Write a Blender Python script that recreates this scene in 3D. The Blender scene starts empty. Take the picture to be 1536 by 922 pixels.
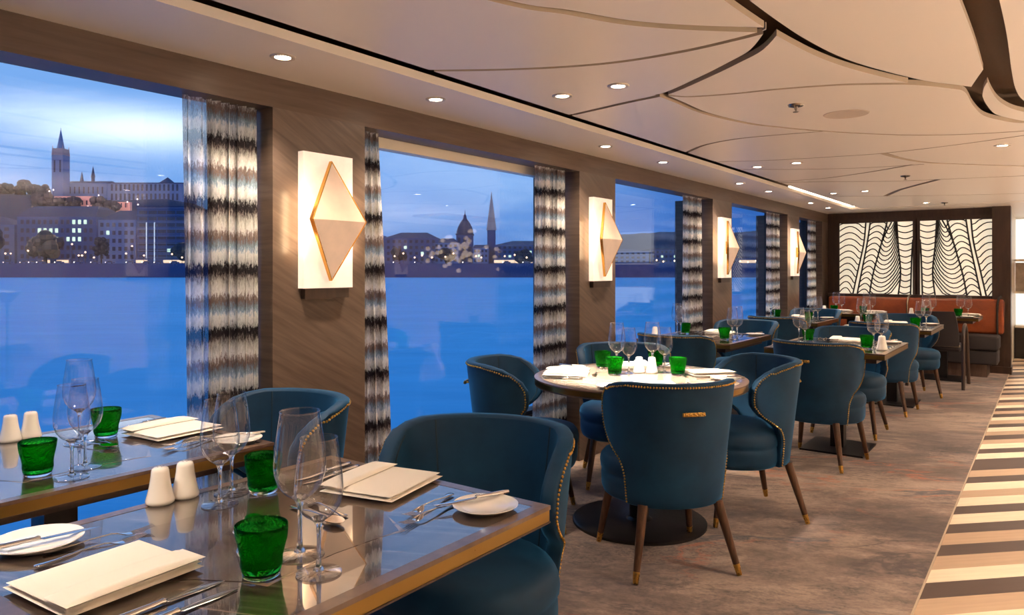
import bpy, bmesh, math, random
from mathutils import Vector, Matrix, geometry
random.seed(7)
PI = math.pi
COL = bpy.context.scene.collection
SC = bpy.context.scene
YAW = math.atan(809/1100)

# ------------------------------------------------------------------ helpers
def lin(r, g, b):
    def f(v):
        v /= 255
        return v/12.92 if v <= .04045 else ((v+.055)/1.055)**2.4
    return (f(r), f(g), f(b), 1)

class MB:
    def __init__(s): s.v = []; s.f = []
    def add(s, vs, fs):
        o = len(s.v); s.v += [tuple(p) for p in vs]; s.f += [tuple(i+o for i in f) for f in fs]
    def box(s, cx, cy, cz, sx, sy, sz, rz=0.0, M=None):
        vs = []
        for x in (-.5, .5):
            for y in (-.5, .5):
                for z in (-.5, .5):
                    X, Y = x*sx, y*sy
                    p = Vector((cx + X*math.cos(rz)-Y*math.sin(rz), cy + X*math.sin(rz)+Y*math.cos(rz), cz+z*sz))
                    vs.append(M @ p if M else p)
        s.add(vs, [(0,1,3,2),(4,6,7,5),(0,4,5,1),(2,3,7,6),(0,2,6,4),(1,5,7,3)])
    def b2(s, x0, x1, y0, y1, z0, z1):
        s.box((x0+x1)/2, (y0+y1)/2, (z0+z1)/2, abs(x1-x0), abs(y1-y0), abs(z1-z0))
    def rbox(s, x0, x1, y0, y1, z0, z1, r=.01, n=4):
        # box with rounded vertical corners and softened top and bottom rims
        pts = []
        for cx, cy, a0 in ((x1-r, y1-r, 0), (x0+r, y1-r, PI/2), (x0+r, y0+r, PI), (x1-r, y0+r, 1.5*PI)):
            for k in range(n+1):
                a = a0 + PI/2*k/n; pts.append((cx, cy, math.cos(a), math.sin(a)))
        rr = min(r, (z1-z0)/2)
        lv = []
        for k in range(n+1):
            a = PI/2*k/n; lv.append((z0+rr-rr*math.cos(a), r*math.sin(a)))
        for k in range(n+1):
            a = PI/2*k/n; lv.append((z1-rr+rr*math.sin(a), r*math.cos(a)))
        rings = [[(cx+c*q, cy+d*q, z) for cx, cy, c, d in pts] for z, q in lv]
        s.rings(rings, cap=True)
    def rings(s, rings, cap=True, closed=True):
        n = len(rings[0]); vs = [p for r in rings for p in r]; fs = []
        for j in range(len(rings)-1):
            for i in range(n if closed else n-1):
                k = (i+1) % n
                fs.append((j*n+i, j*n+k, (j+1)*n+k, (j+1)*n+i))
        if cap:
            fs.append(tuple(reversed(range(n)))); fs.append(tuple(range((len(rings)-1)*n, len(rings)*n)))
        s.add(vs, fs)
    def lathe(s, prof, n=24, c=(0,0,0), wob=None, cap=False):
        rings = []
        for r, z in prof:
            ring = []
            for i in range(n):
                a = 2*PI*i/n; q = r*(1+(wob(a, z) if wob else 0))
                ring.append((c[0]+q*math.cos(a), c[1]+q*math.sin(a), c[2]+z))
            rings.append(ring)
        s.rings(rings, cap=cap)
    def tube(s, pts, rad, n=8, cap=True, flat=1.0):
        pts = [Vector(p) for p in pts]
        if not hasattr(rad, '__len__'): rad = [rad]*len(pts)
        up = None; rings = []
        for i, p in enumerate(pts):
            t = (pts[min(i+1, len(pts)-1)] - pts[max(i-1, 0)]).normalized()
            if up is None:
                up = t.orthogonal().normalized()
                if abs(t.z) < .9: up = (Vector((0,0,1)) - t*t.z).normalized()
            else: up = (up - t*up.dot(t)).normalized()
            b = t.cross(up)
            rings.append([p + rad[i]*(math.cos(2*PI*k/n)*b + flat*math.sin(2*PI*k/n)*up) for k in range(n)])
        s.rings(rings, cap=cap)
    def prism(s, poly, z0, z1):
        n = len(poly); vs = [(x,y,z0) for x,y in poly]+[(x,y,z1) for x,y in poly]
        s.add(vs, [tuple(reversed(range(n))), tuple(range(n, 2*n))]+[(i,(i+1)%n,(i+1)%n+n,i+n) for i in range(n)])
    def hprism(s, poly, y0, y1):      # outline in x-z given a depth along y
        n = len(poly); vs = [(x,y0,z) for x,z in poly]+[(x,y1,z) for x,z in poly]
        s.add(vs, [tuple(range(n)), tuple(reversed(range(n, 2*n)))]+[((i+1)%n,i,i+n,(i+1)%n+n) for i in range(n)])
    def ribbon(s, secs, n=10):        # sections (y, z, half width, half thickness, x)
        rings = []
        for q in secs:
            y, z, w, t = q[:4]; x = q[4] if len(q) > 4 else 0
            rings.append([(x+w*math.cos(2*PI*k/n), y, z+t*math.sin(2*PI*k/n)) for k in range(n)])
        s.rings(rings, cap=True)
    def cone(s, x, y, z0, z1, r, n=4, rot=PI/4):
        vs = [(x+r*math.cos(rot+2*PI*i/n), y+r*math.sin(rot+2*PI*i/n), z0) for i in range(n)]+[(x,y,z1)]
        s.add(vs, [tuple(reversed(range(n)))]+[(i,(i+1)%n,n) for i in range(n)])
    def ball(s, c, r, n=8, m=5, sz=1):
        vs = [(c[0],c[1],c[2]-r*sz)]
        for j in range(1, m):
            a = -PI/2+PI*j/m
            vs += [(c[0]+r*math.cos(a)*math.cos(2*PI*i/n), c[1]+r*math.cos(a)*math.sin(2*PI*i/n), c[2]+r*sz*math.sin(a)) for i in range(n)]
        vs.append((c[0],c[1],c[2]+r*sz)); L = len(vs)-1
        fs = [(0, 1+(i+1)%n, 1+i) for i in range(n)]
        for j in range(m-2):
            for i in range(n):
                a, b = 1+j*n+i, 1+j*n+(i+1)%n
                fs.append((a, b, b+n, a+n))
        fs += [(L, 1+(m-2)*n+i, 1+(m-2)*n+(i+1)%n) for i in range(n)]
        s.add(vs, fs)
    def build(s, name, m, parent=None, smooth=35, loc=None, fix=True):
        me = bpy.data.meshes.new(name); me.from_pydata(s.v, [], s.f)
        if fix:
            bm = bmesh.new(); bm.from_mesh(me); bmesh.ops.recalc_face_normals(bm, faces=bm.faces); bm.to_mesh(me); bm.free()
        if smooth:
            me.shade_smooth(); me.set_sharp_from_angle(angle=math.radians(smooth))
        me.materials.append(m)
        o = bpy.data.objects.new(name, me); COL.objects.link(o)
        if parent: o.parent = parent
        if loc: o.location = loc
        return o

def tag(o, label=None, cat=None, group=None, kind=None):
    if label: o['label'] = label
    if cat: o['category'] = cat
    if group: o['group'] = group
    if kind: o['kind'] = kind
    return o
def empty(name, loc=(0,0,0), rz=0, label=None, cat=None, group=None):
    o = bpy.data.objects.new(name, None); COL.objects.link(o); o.location = loc; o.rotation_euler = (0,0,rz)
    o.empty_display_size = .05
    return tag(o, label, cat, group)
def struct(name, mb, m, **k): return tag(mb.build(name, m, **k), kind='structure')
KIDS = {}
def copy_tree(o, parent=None):
    c = o.copy(); COL.objects.link(c)
    if parent: c.parent = parent
    for ch in o.children: copy_tree(ch, c)
    return c
USED = set()
def place(proto, loc, rz, label, group=None, scale=None):
    if proto.name in USED: o = copy_tree(proto)
    else: o = proto; USED.add(proto.name)
    o.location = loc; o.rotation_euler = (o.rotation_euler.x, o.rotation_euler.y, rz)
    o['label'] = label
    if group: o['group'] = group
    if scale: o.scale = scale
    return o
def spline(pts, n=8):
    out = []
    P = [pts[0]]+list(pts)+[pts[-1]]
    for i in range(1, len(P)-2):
        p0,p1,p2,p3 = [Vector(q) for q in P[i-1:i+3]]
        for k in range(n):
            t = k/n
            out.append(.5*((2*p1)+(p2-p0)*t+(2*p0-5*p1+4*p2-p3)*t*t+(3*p1-p0-3*p2+p3)*t**3))
    out.append(Vector(pts[-1])); return out

# ------------------------------------------------------------------ materials
def new(name):
    m = bpy.data.materials.new(name); m.use_nodes = True
    nt = m.node_tree; b = nt.nodes['Principled BSDF']; return m, nt, b
def setp(b, **k):
    for kk, v in k.items(): b.inputs[kk.replace('_', ' ')].default_value = v
def mat(name, c, rough=.5, metal=0.0, bump=0, bscale=100, **k):
    m, nt, b = new(name); setp(b, Base_Color=c, Roughness=rough, Metallic=metal, **k)
    tc = nt.nodes.new('ShaderNodeTexCoord'); n = nt.nodes.new('ShaderNodeTexNoise'); n.inputs['Scale'].default_value = bscale
    nt.links.new(tc.outputs['Object'], n.inputs['Vector'])
    if bump:
        bp = nt.nodes.new('ShaderNodeBump'); bp.inputs['Strength'].default_value = bump; bp.inputs['Distance'].default_value = .002
        nt.links.new(n.outputs['Fac'], bp.inputs['Height']); nt.links.new(bp.outputs[0], b.inputs['Normal'])
    else:
        mr = nt.nodes.new('ShaderNodeMapRange'); mr.inputs['To Min'].default_value = max(0, rough*.85); mr.inputs['To Max'].default_value = min(1, rough*1.15)
        nt.links.new(n.outputs['Fac'], mr.inputs['Value']); nt.links.new(mr.outputs[0], b.inputs['Roughness'])
    return m
def emis(name, c, s):
    m, nt, b = new(name); setp(b, Base_Color=(.02,.02,.02,1), Emission_Color=c, Emission_Strength=s); return m
def ramp(nt, stops, interp='LINEAR'):
    r = nt.nodes.new('ShaderNodeValToRGB'); r.color_ramp.interpolation = interp
    e = r.color_ramp.elements
    while len(e) > 1: e.remove(e[-1])
    e[0].position = stops[0][0]; e[0].color = stops[0][1]
    for p, c in stops[1:]: q = e.new(p); q.color = c
    return r
def coords(nt, scale=(1,1,1), rot=(0,0,0), kind='Object'):
    tc = nt.nodes.new('ShaderNodeTexCoord'); mp = nt.nodes.new('ShaderNodeMapping'); src = tc.outputs[kind]
    if any(rot):
        m0 = nt.nodes.new('ShaderNodeMapping'); m0.inputs['Rotation'].default_value = rot; nt.links.new(src, m0.inputs['Vector']); src = m0.outputs[0]
    mp.inputs['Scale'].default_value = scale
    nt.links.new(src, mp.inputs['Vector']); return mp
def noise(nt, src, scale, detail=4, rough=.55, dist=0):
    n = nt.nodes.new('ShaderNodeTexNoise'); n.inputs['Scale'].default_value = scale; n.inputs['Detail'].default_value = detail
    n.inputs['Roughness'].default_value = rough; n.inputs['Distortion'].default_value = dist
    nt.links.new(src.outputs[0], n.inputs['Vector']); return n
def math_(nt, op, a, b=None, c=None):
    n = nt.nodes.new('ShaderNodeMath'); n.operation = op
    for i, v in enumerate((a, b, c)):
        if v is None: continue
        if isinstance(v, (int, float)): n.inputs[i].default_value = v
        else: nt.links.new(v, n.inputs[i])
    return n.outputs[0]
def mixc(nt, fac, a, b, mode='MIX'):
    n = nt.nodes.new('ShaderNodeMix'); n.data_type = 'RGBA'; n.blend_type = mode
    for s, v in ((0, fac), (6, a), (7, b)):
        if isinstance(v, (int, float, tuple)): n.inputs[s].default_value = v
        else: nt.links.new(v, n.inputs[s])
    return n.outputs[2]

def grain(name, c1, c2, scale=(1,1,1), rot=(0,0,0), rough=.4, nscale=6, coat=0, spec=.5, coatr=.03):
    m, nt, b = new(name); mp = coords(nt, scale, rot); n = noise(nt, mp, nscale, 8, .6, .4)
    r = ramp(nt, [(.3, c1), (.7, c2)]); nt.links.new(n.outputs['Fac'], r.inputs[0]); nt.links.new(r.outputs[0], b.inputs['Base Color'])
    setp(b, Roughness=rough, Coat_Weight=coat, Coat_Roughness=coatr); b.inputs['Specular IOR Level'].default_value = spec
    return m
M = {}
M['wall'] = grain('smoked_veneer', lin(78,64,56), lin(106,88,76), (1,1,14), (.5,0,0), .34, 3, .1, .4, .2)
M['header'] = grain('header_veneer', lin(78,62,52), lin(98,80,68), (1,1,14), (0,0,0), .4, 3, 0, .3)
M['ceil'] = mat('ceiling_lacquer', lin(232,218,204), .38)
M['ceil_dark'] = mat('ceiling_recess_brown', lin(104,82,62), .6)
M['ceil_side'] = mat('ceiling_reveal_metal', lin(176,156,134), .4)
M['jamb'] = mat('dark_jamb_wood', lin(48,36,33), .5)
M['brown'] = grain('dark_walnut', lin(48,33,27), lin(70,50,40), (8,8,1), (0,0,0), .38, 4)
M['leg'] = grain('leg_walnut', lin(52,32,22), lin(92,60,40), (14,14,1), (0,0,0), .35, 6)
M['brass'] = mat('brushed_brass', lin(190,150,80), .28, 1.0)
M['brass_edge'] = mat('aged_brass_edge', lin(146,118,66), .3, 1.0)
M['gold'] = mat('polished_gold', lin(214,160,80), .22, 1.0)
M['black'] = mat('black_steel', lin(30,26,26), .4, .3)
M['steel'] = mat('polished_steel', lin(225,222,220), .09, 1.0)
M['porcelain'] = mat('white_porcelain', lin(242,236,228), .12, Coat_Weight=.5)
M['linen'] = mat('white_linen', lin(244,236,224), .85, bump=.35, bscale=900)
M['led'] = emis('warm_led_lens', (1,.86,.68,1), 28)
M['led_strip'] = emis('warm_led_strip', (1,.8,.58,1), 5)
M['greyring'] = mat('satin_lamp_ring', lin(205,190,175), .35, .4)
M['chrome'] = mat('chrome_sprinkler', lin(150,140,130), .25, 1)
M['cream'] = mat('cream_lacquer', lin(226,214,196), .4)
M['leather'] = grain('cognac_leather', lin(116,48,20), lin(158,78,36), (1,1,1), (0,0,0), .38, 5)
M['uphol'] = mat('charcoal_upholstery', lin(46,41,44), .8, bump=.2, bscale=300)
M['paleseat'] = mat('pale_seat_band', lin(176,160,132), .6)

def velvet():
    m, nt, b = new('teal_velvet'); mp = coords(nt, (1,1,1)); n = noise(nt, mp, 5, 5, .6)
    r = ramp(nt, [(.3, lin(7,42,70)), (.75, lin(13,62,94))]); nt.links.new(n.outputs['Fac'], r.inputs[0]); nt.links.new(r.outputs[0], b.inputs['Base Color'])
    n2 = noise(nt, mp, 700, 2); bp = nt.nodes.new('ShaderNodeBump'); bp.inputs['Strength'].default_value=.12; bp.inputs['Distance'].default_value=.001
    nt.links.new(n2.outputs['Fac'], bp.inputs['Height']); nt.links.new(bp.outputs[0], b.inputs['Normal'])
    setp(b, Roughness=.6, Sheen_Weight=.7, Sheen_Roughness=.35, Sheen_Tint=lin(60,140,200)); b.inputs['Specular IOR Level'].default_value=.3
    return m
M['velvet'] = velvet()
M['seam'] = mat('dark_piping', lin(10,40,58), .7)

def tabletop():
    m, nt, b = new('polished_table_veneer')
    mp = coords(nt, (1.0,22,1), (0,0,math.radians(-22))); n = noise(nt, mp, 2.6, 9, .62, .3)
    r = ramp(nt, [(.3, lin(30,24,22)), (.48, lin(58,46,40)), (.58, lin(84,70,60)), (.66, lin(128,112,98)), (.72, lin(64,52,46))]); nt.links.new(n.outputs['Fac'], r.inputs[0])
    nt.links.new(r.outputs[0], b.inputs['Base Color'])
    setp(b, Roughness=.16, Coat_Weight=1.0, Coat_Roughness=.015, Coat_IOR=1.9); return m
M['top'] = tabletop()
M['border'] = grain('table_border_wood', lin(84,64,56), lin(112,90,78), (6,6,1), (0,0,0), .3, 5, .4)
M['inlay'] = grain('pale_inlay', lin(120,100,84), lin(150,128,108), (10,1,1), (0,0,0), .2, 4, 1)
M['inlay_brown'] = grain('warm_inlay', lin(50,38,32), lin(84,66,54), (1,12,1), (0,0,.9), .2, 4, 1)

def round_top():
    m, nt, b = new('lit_round_veneer')  # overexposed lamp brightness put into the veneer colour
    mp = coords(nt, (1,9,1)); n = noise(nt, mp, 4, 8, .6, .5)
    r = ramp(nt, [(.3, lin(176,158,144)), (.7, lin(214,198,182))]); nt.links.new(n.outputs['Fac'], r.inputs[0]); nt.links.new(r.outputs[0], b.inputs['Base Color'])
    setp(b, Roughness=.2, Coat_Weight=.8, Coat_Roughness=.03); return m
M['round_top'] = round_top()

def carpet():
    m, nt, b = new('abstract_carpet')
    TH = math.radians(-30)
    mp = coords(nt, (1.0,1.9,1), (0,0,TH)); iso = coords(nt,(1,1,1))
    big = noise(nt, mp, 1.0, 12, .78, .3)
    r = ramp(nt, [(.34, lin(72,58,56)), (.45, lin(122,102,92)), (.55, lin(166,144,128)), (.68, lin(132,112,102))]); nt.links.new(big.outputs['Fac'], r.inputs[0])
    blot = noise(nt, mp, 1.2, 14, .82, .3)
    r2 = ramp(nt, [(.48, (0,0,0,1)), (.58, (1,1,1,1))]); nt.links.new(blot.outputs['Fac'], r2.inputs[0])
    spk = noise(nt, iso, 60, 4, .8); s1 = ramp(nt, [(.42,(0,0,0,1)),(.58,(1,1,1,1))]); nt.links.new(spk.outputs['Fac'], s1.inputs[0])
    f1 = math_(nt,'MULTIPLY', r2.outputs[0], math_(nt,'ADD', math_(nt,'MULTIPLY', s1.outputs[0], .6), .3))
    c = mixc(nt, f1, r.outputs[0], lin(66,54,58))
    patch = noise(nt, coords(nt, (.7,1.5,1), (0,0,TH)), .85, 8, .7, .5); rp = ramp(nt, [(.40,(.62,.60,.62,1)),(.52,(1,1,1,1)),(.70,(1.12,1.12,1.1,1))]); nt.links.new(patch.outputs['Fac'], rp.inputs[0])
    c = mixc(nt, 1.0, c, rp.outputs[0], 'MULTIPLY')
    pal = noise(nt, iso, 70, 6, .85); pr_ = ramp(nt, [(.35,(.72,.72,.76,1)),(.65,(1.12,1.1,1.08,1))]); nt.links.new(pal.outputs['Fac'], pr_.inputs[0])
    c = mixc(nt, 1.0, c, pr_.outputs[0], 'MULTIPLY')
    v = noise(nt, coords(nt, (.42,1.5,1), (0,0,TH*.8)), .9, 9, .62, 1.2)
    def vein(level, width, col, amt, seed):
        d = math_(nt,'ABSOLUTE', math_(nt,'SUBTRACT', v.outputs['Fac'], level))
        rv = ramp(nt, [(0,(1,1,1,1)),(width,(0,0,0,1))]); nt.links.new(d, rv.inputs[0])
        k = nt.nodes.new('ShaderNodeVectorMath'); k.operation='ADD'; nt.links.new(iso.outputs[0], k.inputs[0]); k.inputs[1].default_value=(seed,seed*2,0)
        mk = noise(nt, k, .9, 4); rm = ramp(nt, [(.48,(0,0,0,1)),(.58,(1,1,1,1))]); nt.links.new(mk.outputs['Fac'], rm.inputs[0])
        return mixc(nt, math_(nt,'MULTIPLY', math_(nt,'MULTIPLY', rv.outputs[0], rm.outputs[0]), amt), c, col)
    c = vein(.47, .020, lin(30,44,66), .85, 3.1)
    c = vein(.50, .009, lin(184,92,50), .7, 7.7)
    c = vein(.56, .014, lin(52,42,48), .8, 1.3)
    nt.links.new(c, b.inputs['Base Color'])
    fb = noise(nt, iso, 260, 3, .7); bp = nt.nodes.new('ShaderNodeBump'); bp.inputs['Strength'].default_value=.6; bp.inputs['Distance'].default_value=.004
    nt.links.new(fb.outputs['Fac'], bp.inputs['Height']); nt.links.new(bp.outputs[0], b.inputs['Normal'])
    setp(b, Roughness=.95, Sheen_Weight=.2); return m
M['carpet'] = carpet()

def tiles():
    m, nt, b = new('diagonal_stripe_planks')
    tc = nt.nodes.new('ShaderNodeTexCoord'); sp = nt.nodes.new('ShaderNodeSeparateXYZ'); nt.links.new(tc.outputs['Object'], sp.inputs[0])
    s = math_(nt,'SUBTRACT', sp.outputs['Y'], sp.outputs['X'])
    k = math_(nt,'DIVIDE', math_(nt,'SUBTRACT', s, 3.514), .1765)
    fr = math_(nt,'FRACT', math_(nt,'DIVIDE', math_(nt,'ADD', k, 60), 30))
    W, T, D = lin(236,218,192), lin(186,158,132), lin(82,66,60)
    seq = 'TDWTDTDWDWTWDTDDWDWTDTWDTWDTDW'
    r = ramp(nt, [(i/30+.0001, {'W':W,'T':T,'D':D}[ch]) for i, ch in enumerate(seq)], 'CONSTANT'); nt.links.new(fr, r.inputs[0])
    mp = coords(nt, (1,14,1), (0,0,math.radians(-45))); n = noise(nt, mp, 3, 7, .6)
    r2 = ramp(nt, [(.3,(.82,.82,.82,1)),(.7,(1,1,1,1))]); nt.links.new(n.outputs['Fac'], r2.inputs[0])
    c = mixc(nt, 1.0, r.outputs[0], r2.outputs[0], 'MULTIPLY')
    nt.links.new(c, b.inputs['Base Color']); setp(b, Roughness=.42); return m
M['tile'] = tiles()

def curtain(name, sheer=0.0):
    m, nt, b = new(name)
    tc = nt.nodes.new('ShaderNodeTexCoord'); sp = nt.nodes.new('ShaderNodeSeparateXYZ'); nt.links.new(tc.outputs['Object'], sp.inputs[0])
    st = noise(nt, coords(nt,(130,130,34)), 1, 6, .8); lo = noise(nt, coords(nt,(5,5,2)), 1, 3)
    z = math_(nt,'ADD', sp.outputs['Z'], math_(nt,'MULTIPLY', math_(nt,'SUBTRACT', st.outputs['Fac'], .5), .15))
    z = math_(nt,'ADD', z, math_(nt,'MULTIPLY', math_(nt,'SUBTRACT', lo.outputs['Fac'], .5), .04))
    f = math_(nt,'FRACT', math_(nt,'DIVIDE', math_(nt,'ADD', z, 5.08-1.30+.127), .254))
    Wc, A, Br, K = lin(252,249,242), lin(164,188,204), lin(136,112,100), lin(42,34,36)
    r = ramp(nt, [(0,Br),(.07,lin(160,142,130)),(.14,Wc),(.3,lin(204,200,188)),(.41,lin(110,96,92)),(.45,K),(.56,K),(.62,lin(210,210,204)),(.76,Wc),(.84,A),(.92,lin(140,150,158)),(1,Br)])
    nt.links.new(f, r.inputs[0]); nt.links.new(r.outputs[0], b.inputs['Base Color'])
    fb = noise(nt, coords(nt,(1,1,.2)), 500, 2); bp = nt.nodes.new('ShaderNodeBump'); bp.inputs['Strength'].default_value=.3; bp.inputs['Distance'].default_value=.002
    nt.links.new(fb.outputs['Fac'], bp.inputs['Height']); nt.links.new(bp.outputs[0], b.inputs['Normal'])
    setp(b, Roughness=.8, Alpha=1-sheer)
    out = nt.nodes['Material Output']; tr = nt.nodes.new('ShaderNodeBsdfTranslucent'); nt.links.new(r.outputs[0], tr.inputs[0])
    mx = nt.nodes.new('ShaderNodeMixShader'); mx.inputs[0].default_value = .28; nt.links.new(b.outputs[0], mx.inputs[1]); nt.links.new(tr.outputs[0], mx.inputs[2]); nt.links.new(mx.outputs[0], out.inputs[0])
    return m
M['curtain'] = curtain('banded_curtain')
M['sheer'] = curtain('banded_curtain_sheer_edge', .4)

def schlick(nt, f0, gain=1.0, ex=5.0):
    g = nt.nodes.new('ShaderNodeNewGeometry'); d = nt.nodes.new('ShaderNodeVectorMath'); d.operation = 'DOT_PRODUCT'
    nt.links.new(g.outputs['Normal'], d.inputs[0]); nt.links.new(g.outputs['Incoming'], d.inputs[1])
    p = math_(nt,'POWER', math_(nt,'SUBTRACT', 1.0, math_(nt,'ABSOLUTE', d.outputs['Value'])), ex)
    return math_(nt,'MULTIPLY', math_(nt,'ADD', math_(nt,'MULTIPLY', p, 1-f0), f0), gain)
def pane():
    m, nt, b = new('window_glass'); nt.nodes.remove(b); out = nt.nodes['Material Output']
    tr = nt.nodes.new('ShaderNodeBsdfTransparent'); tr.inputs[0].default_value = (.9,.95,1,1)
    gl = nt.nodes.new('ShaderNodeBsdfGlossy'); gl.inputs['Roughness'].default_value = 0; gl.inputs[0].default_value = (.9,.93,1,1)
    mx = nt.nodes.new('ShaderNodeMixShader'); nt.links.new(schlick(nt, .05, .9), mx.inputs[0]); nt.links.new(tr.outputs[0], mx.inputs[1]); nt.links.new(gl.outputs[0], mx.inputs[2])
    nt.links.new(mx.outputs[0], out.inputs[0]); return m
M['pane'] = pane()
def thin_glass(f0=.07):
    m, nt, b = new('thin_crystal'); nt.nodes.remove(b); out = nt.nodes['Material Output']
    tr = nt.nodes.new('ShaderNodeBsdfTransparent')
    gl = nt.nodes.new('ShaderNodeBsdfGlossy'); gl.inputs['Roughness'].default_value = .035
    lw = nt.nodes.new('ShaderNodeLayerWeight'); lw.inputs[0].default_value = .35
    r = ramp(nt, [(0,(.985,.985,.99,1)),(.8,(.95,.955,.965,1)),(1,(.75,.77,.8,1))]); nt.links.new(lw.outputs['Facing'], r.inputs[0]); nt.links.new(r.outputs[0], tr.inputs[0])
    mx = nt.nodes.new('ShaderNodeMixShader'); nt.links.new(schlick(nt, f0, 1.0, 2.6), mx.inputs[0])
    nt.links.new(tr.outputs[0], mx.inputs[1]); nt.links.new(gl.outputs[0], mx.inputs[2]); nt.links.new(mx.outputs[0], out.inputs[0]); return m
M['crystal'] = thin_glass()
def solid_glass(name, c, rough=0, bump=0):
    m, nt, b = new(name); nt.nodes.remove(b); out = nt.nodes['Material Output']
    g = nt.nodes.new('ShaderNodeBsdfGlass'); g.inputs[0].default_value = c; g.inputs['Roughness'].default_value = rough; g.inputs['IOR'].default_value = 1.48
    if bump:
        n = noise(nt, coords(nt,(1,1,1)), 42, 3, .5, 1.2); bp = nt.nodes.new('ShaderNodeBump'); bp.inputs['Strength'].default_value = bump; bp.inputs['Distance'].default_value=.010
        nt.links.new(n.outputs['Fac'], bp.inputs['Height']); nt.links.new(bp.outputs[0], g.inputs['Normal'])
    nt.links.new(g.outputs[0], out.inputs[0]); return m
M['glass'] = solid_glass('clear_glass', (.98,.99,1,1)); M['foot'] = thin_glass(.11)
M['green'] = solid_glass('bottle_green_glass', (.15,.76,.20,1), 0, .5)

def sconce_mat(name, c, s):
    m, nt, b = new(name); n = noise(nt, coords(nt,(1,1,1)), 7, 4)
    r = ramp(nt, [(.3, lin(*[v*.9 for v in c])), (.7, lin(*c))]); nt.links.new(n.outputs['Fac'], r.inputs[0])
    nt.links.new(r.outputs[0], b.inputs['Base Color']); nt.links.new(r.outputs[0], b.inputs['Emission Color'])
    setp(b, Roughness=.3, Emission_Strength=s); return m
M['alab'] = sconce_mat('backlit_alabaster', (252,232,212), .30)
M['alab_face'] = sconce_mat('alabaster_facets', (236,206,180), .13)
M['art'] = sconce_mat('backlit_art_glass', (250,238,212), .33)

def city(name, c, rough=.8):
    return mat(name, lin(*c), rough, bump=.1, bscale=.3)
M['stone_haze'] = city('city_stone_haze', (112,134,176)); M['stone_haze_grey'] = city('city_haze_grey', (70,92,138)); M['stone_haze_dark'] = city('hazy_slate_roof', (48,62,98))  # bluish distance haze put into the wall and roof colours
M['stone_lit_pink'] = city('city_stone_lit_pink', (214,170,160)); M['foliage'] = city('hazy_foliage', (30,38,54)); M['hill'] = city('hazy_hill', (40,52,80)); M['quay'] = city('hazy_quay_stone', (58,76,118))  # haze tint put into foliage, hill, quay; floodlight pink put into the pale stone
M['win_warm'] = emis('lit_window_cool', (.75,1,.75,1), .5); M['win_dark'] = mat('unlit_window', lin(44,52,78), .3)
M['lamp'] = emis('sodium_lamp', (1,.62,.32,1), 3); M['shop'] = emis('lit_shopfront', (1,.66,.42,1), .6); M['white_l'] = emis('white_lightstrip', (.7,.82,1,1), .4)
M['carlight'] = emis('headlight', (1,.8,.65,1), 2.5); M['flood'] = emis('floodlight', (1,.72,.6,1), 2)

def water():
    m, nt, b = new('river_water'); n = noise(nt, coords(nt,(.3,1,1),(0,0,-YAW)), .5, 6, .6)
    r = ramp(nt, [(.3, lin(56,180,228)), (.7, lin(70,194,240))]); nt.links.new(n.outputs['Fac'], r.inputs[0]); nt.links.new(r.outputs[0], b.inputs['Base Color'])
    bp = nt.nodes.new('ShaderNodeBump'); bp.inputs['Strength'].default_value=.25; bp.inputs['Distance'].default_value=.3; nt.links.new(n.outputs['Fac'], bp.inputs['Height']); nt.links.new(bp.outputs[0], b.inputs['Normal'])
    setp(b, Roughness=.6, Metallic=.6); b.inputs['Specular IOR Level'].default_value=.4; return m
M['water'] = water()

# ------------------------------------------------------------------ world sky at dusk
w = bpy.data.worlds.new('dusk_sky'); SC.world = w; w.use_nodes = True; nt = w.node_tree
bg = nt.nodes['Background']; tc = nt.nodes.new('ShaderNodeTexCoord'); sp = nt.nodes.new('ShaderNodeSeparateXYZ'); nt.links.new(tc.outputs['Generated'], sp.inputs[0])
base = ramp(nt, [(0, lin(60,100,160)), (.04, lin(86,128,190)), (.12, lin(116,158,212)), (.3, lin(122,164,216)), (1, lin(60,96,156))]); nt.links.new(sp.outputs['Z'], base.inputs[0])
mp = nt.nodes.new('ShaderNodeMapping'); mp.inputs['Scale'].default_value = (1.6,1.6,8); mp.inputs['Rotation'].default_value = (.12,.1,0); nt.links.new(tc.outputs['Generated'], mp.inputs[0])
n1 = noise(nt, mp, 1.7, 8, .55, .5); r1 = ramp(nt, [(.42,(0,0,0,1)),(.72,(1,1,1,1))]); nt.links.new(n1.outputs['Fac'], r1.inputs[0])
c = mixc(nt, math_(nt,'MULTIPLY', r1.outputs[0], .55), base.outputs[0], lin(176,200,232))
# one bright break in the cloud above the castle hill
vs = nt.nodes.new('ShaderNodeVectorMath'); vs.operation = 'SUBTRACT'; nt.links.new(tc.outputs['Generated'], vs.inputs[0]); vs.inputs[1].default_value = (-.880,.45,.168)
ms = nt.nodes.new('ShaderNodeVectorMath'); ms.operation = 'MULTIPLY'; nt.links.new(vs.outputs[0], ms.inputs[0]); ms.inputs[1].default_value = (5.0,5.0,24)
ln = nt.nodes.new('ShaderNodeVectorMath'); ln.operation = 'LENGTH'; nt.links.new(ms.outputs[0], ln.inputs[0])
dd = math_(nt,'ADD', ln.outputs['Value'], math_(nt,'MULTIPLY', math_(nt,'SUBTRACT', n1.outputs['Fac'], .5), 1.4))
rb = ramp(nt, [(.1,(1,1,1,1)),(1.0,(0,0,0,1))]); rb.color_ramp.interpolation='EASE'; nt.links.new(dd, rb.inputs[0])
c = mixc(nt, math_(nt,'MULTIPLY', rb.outputs[0], .85), c, (1.0,1.1,1.2,1))
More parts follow.
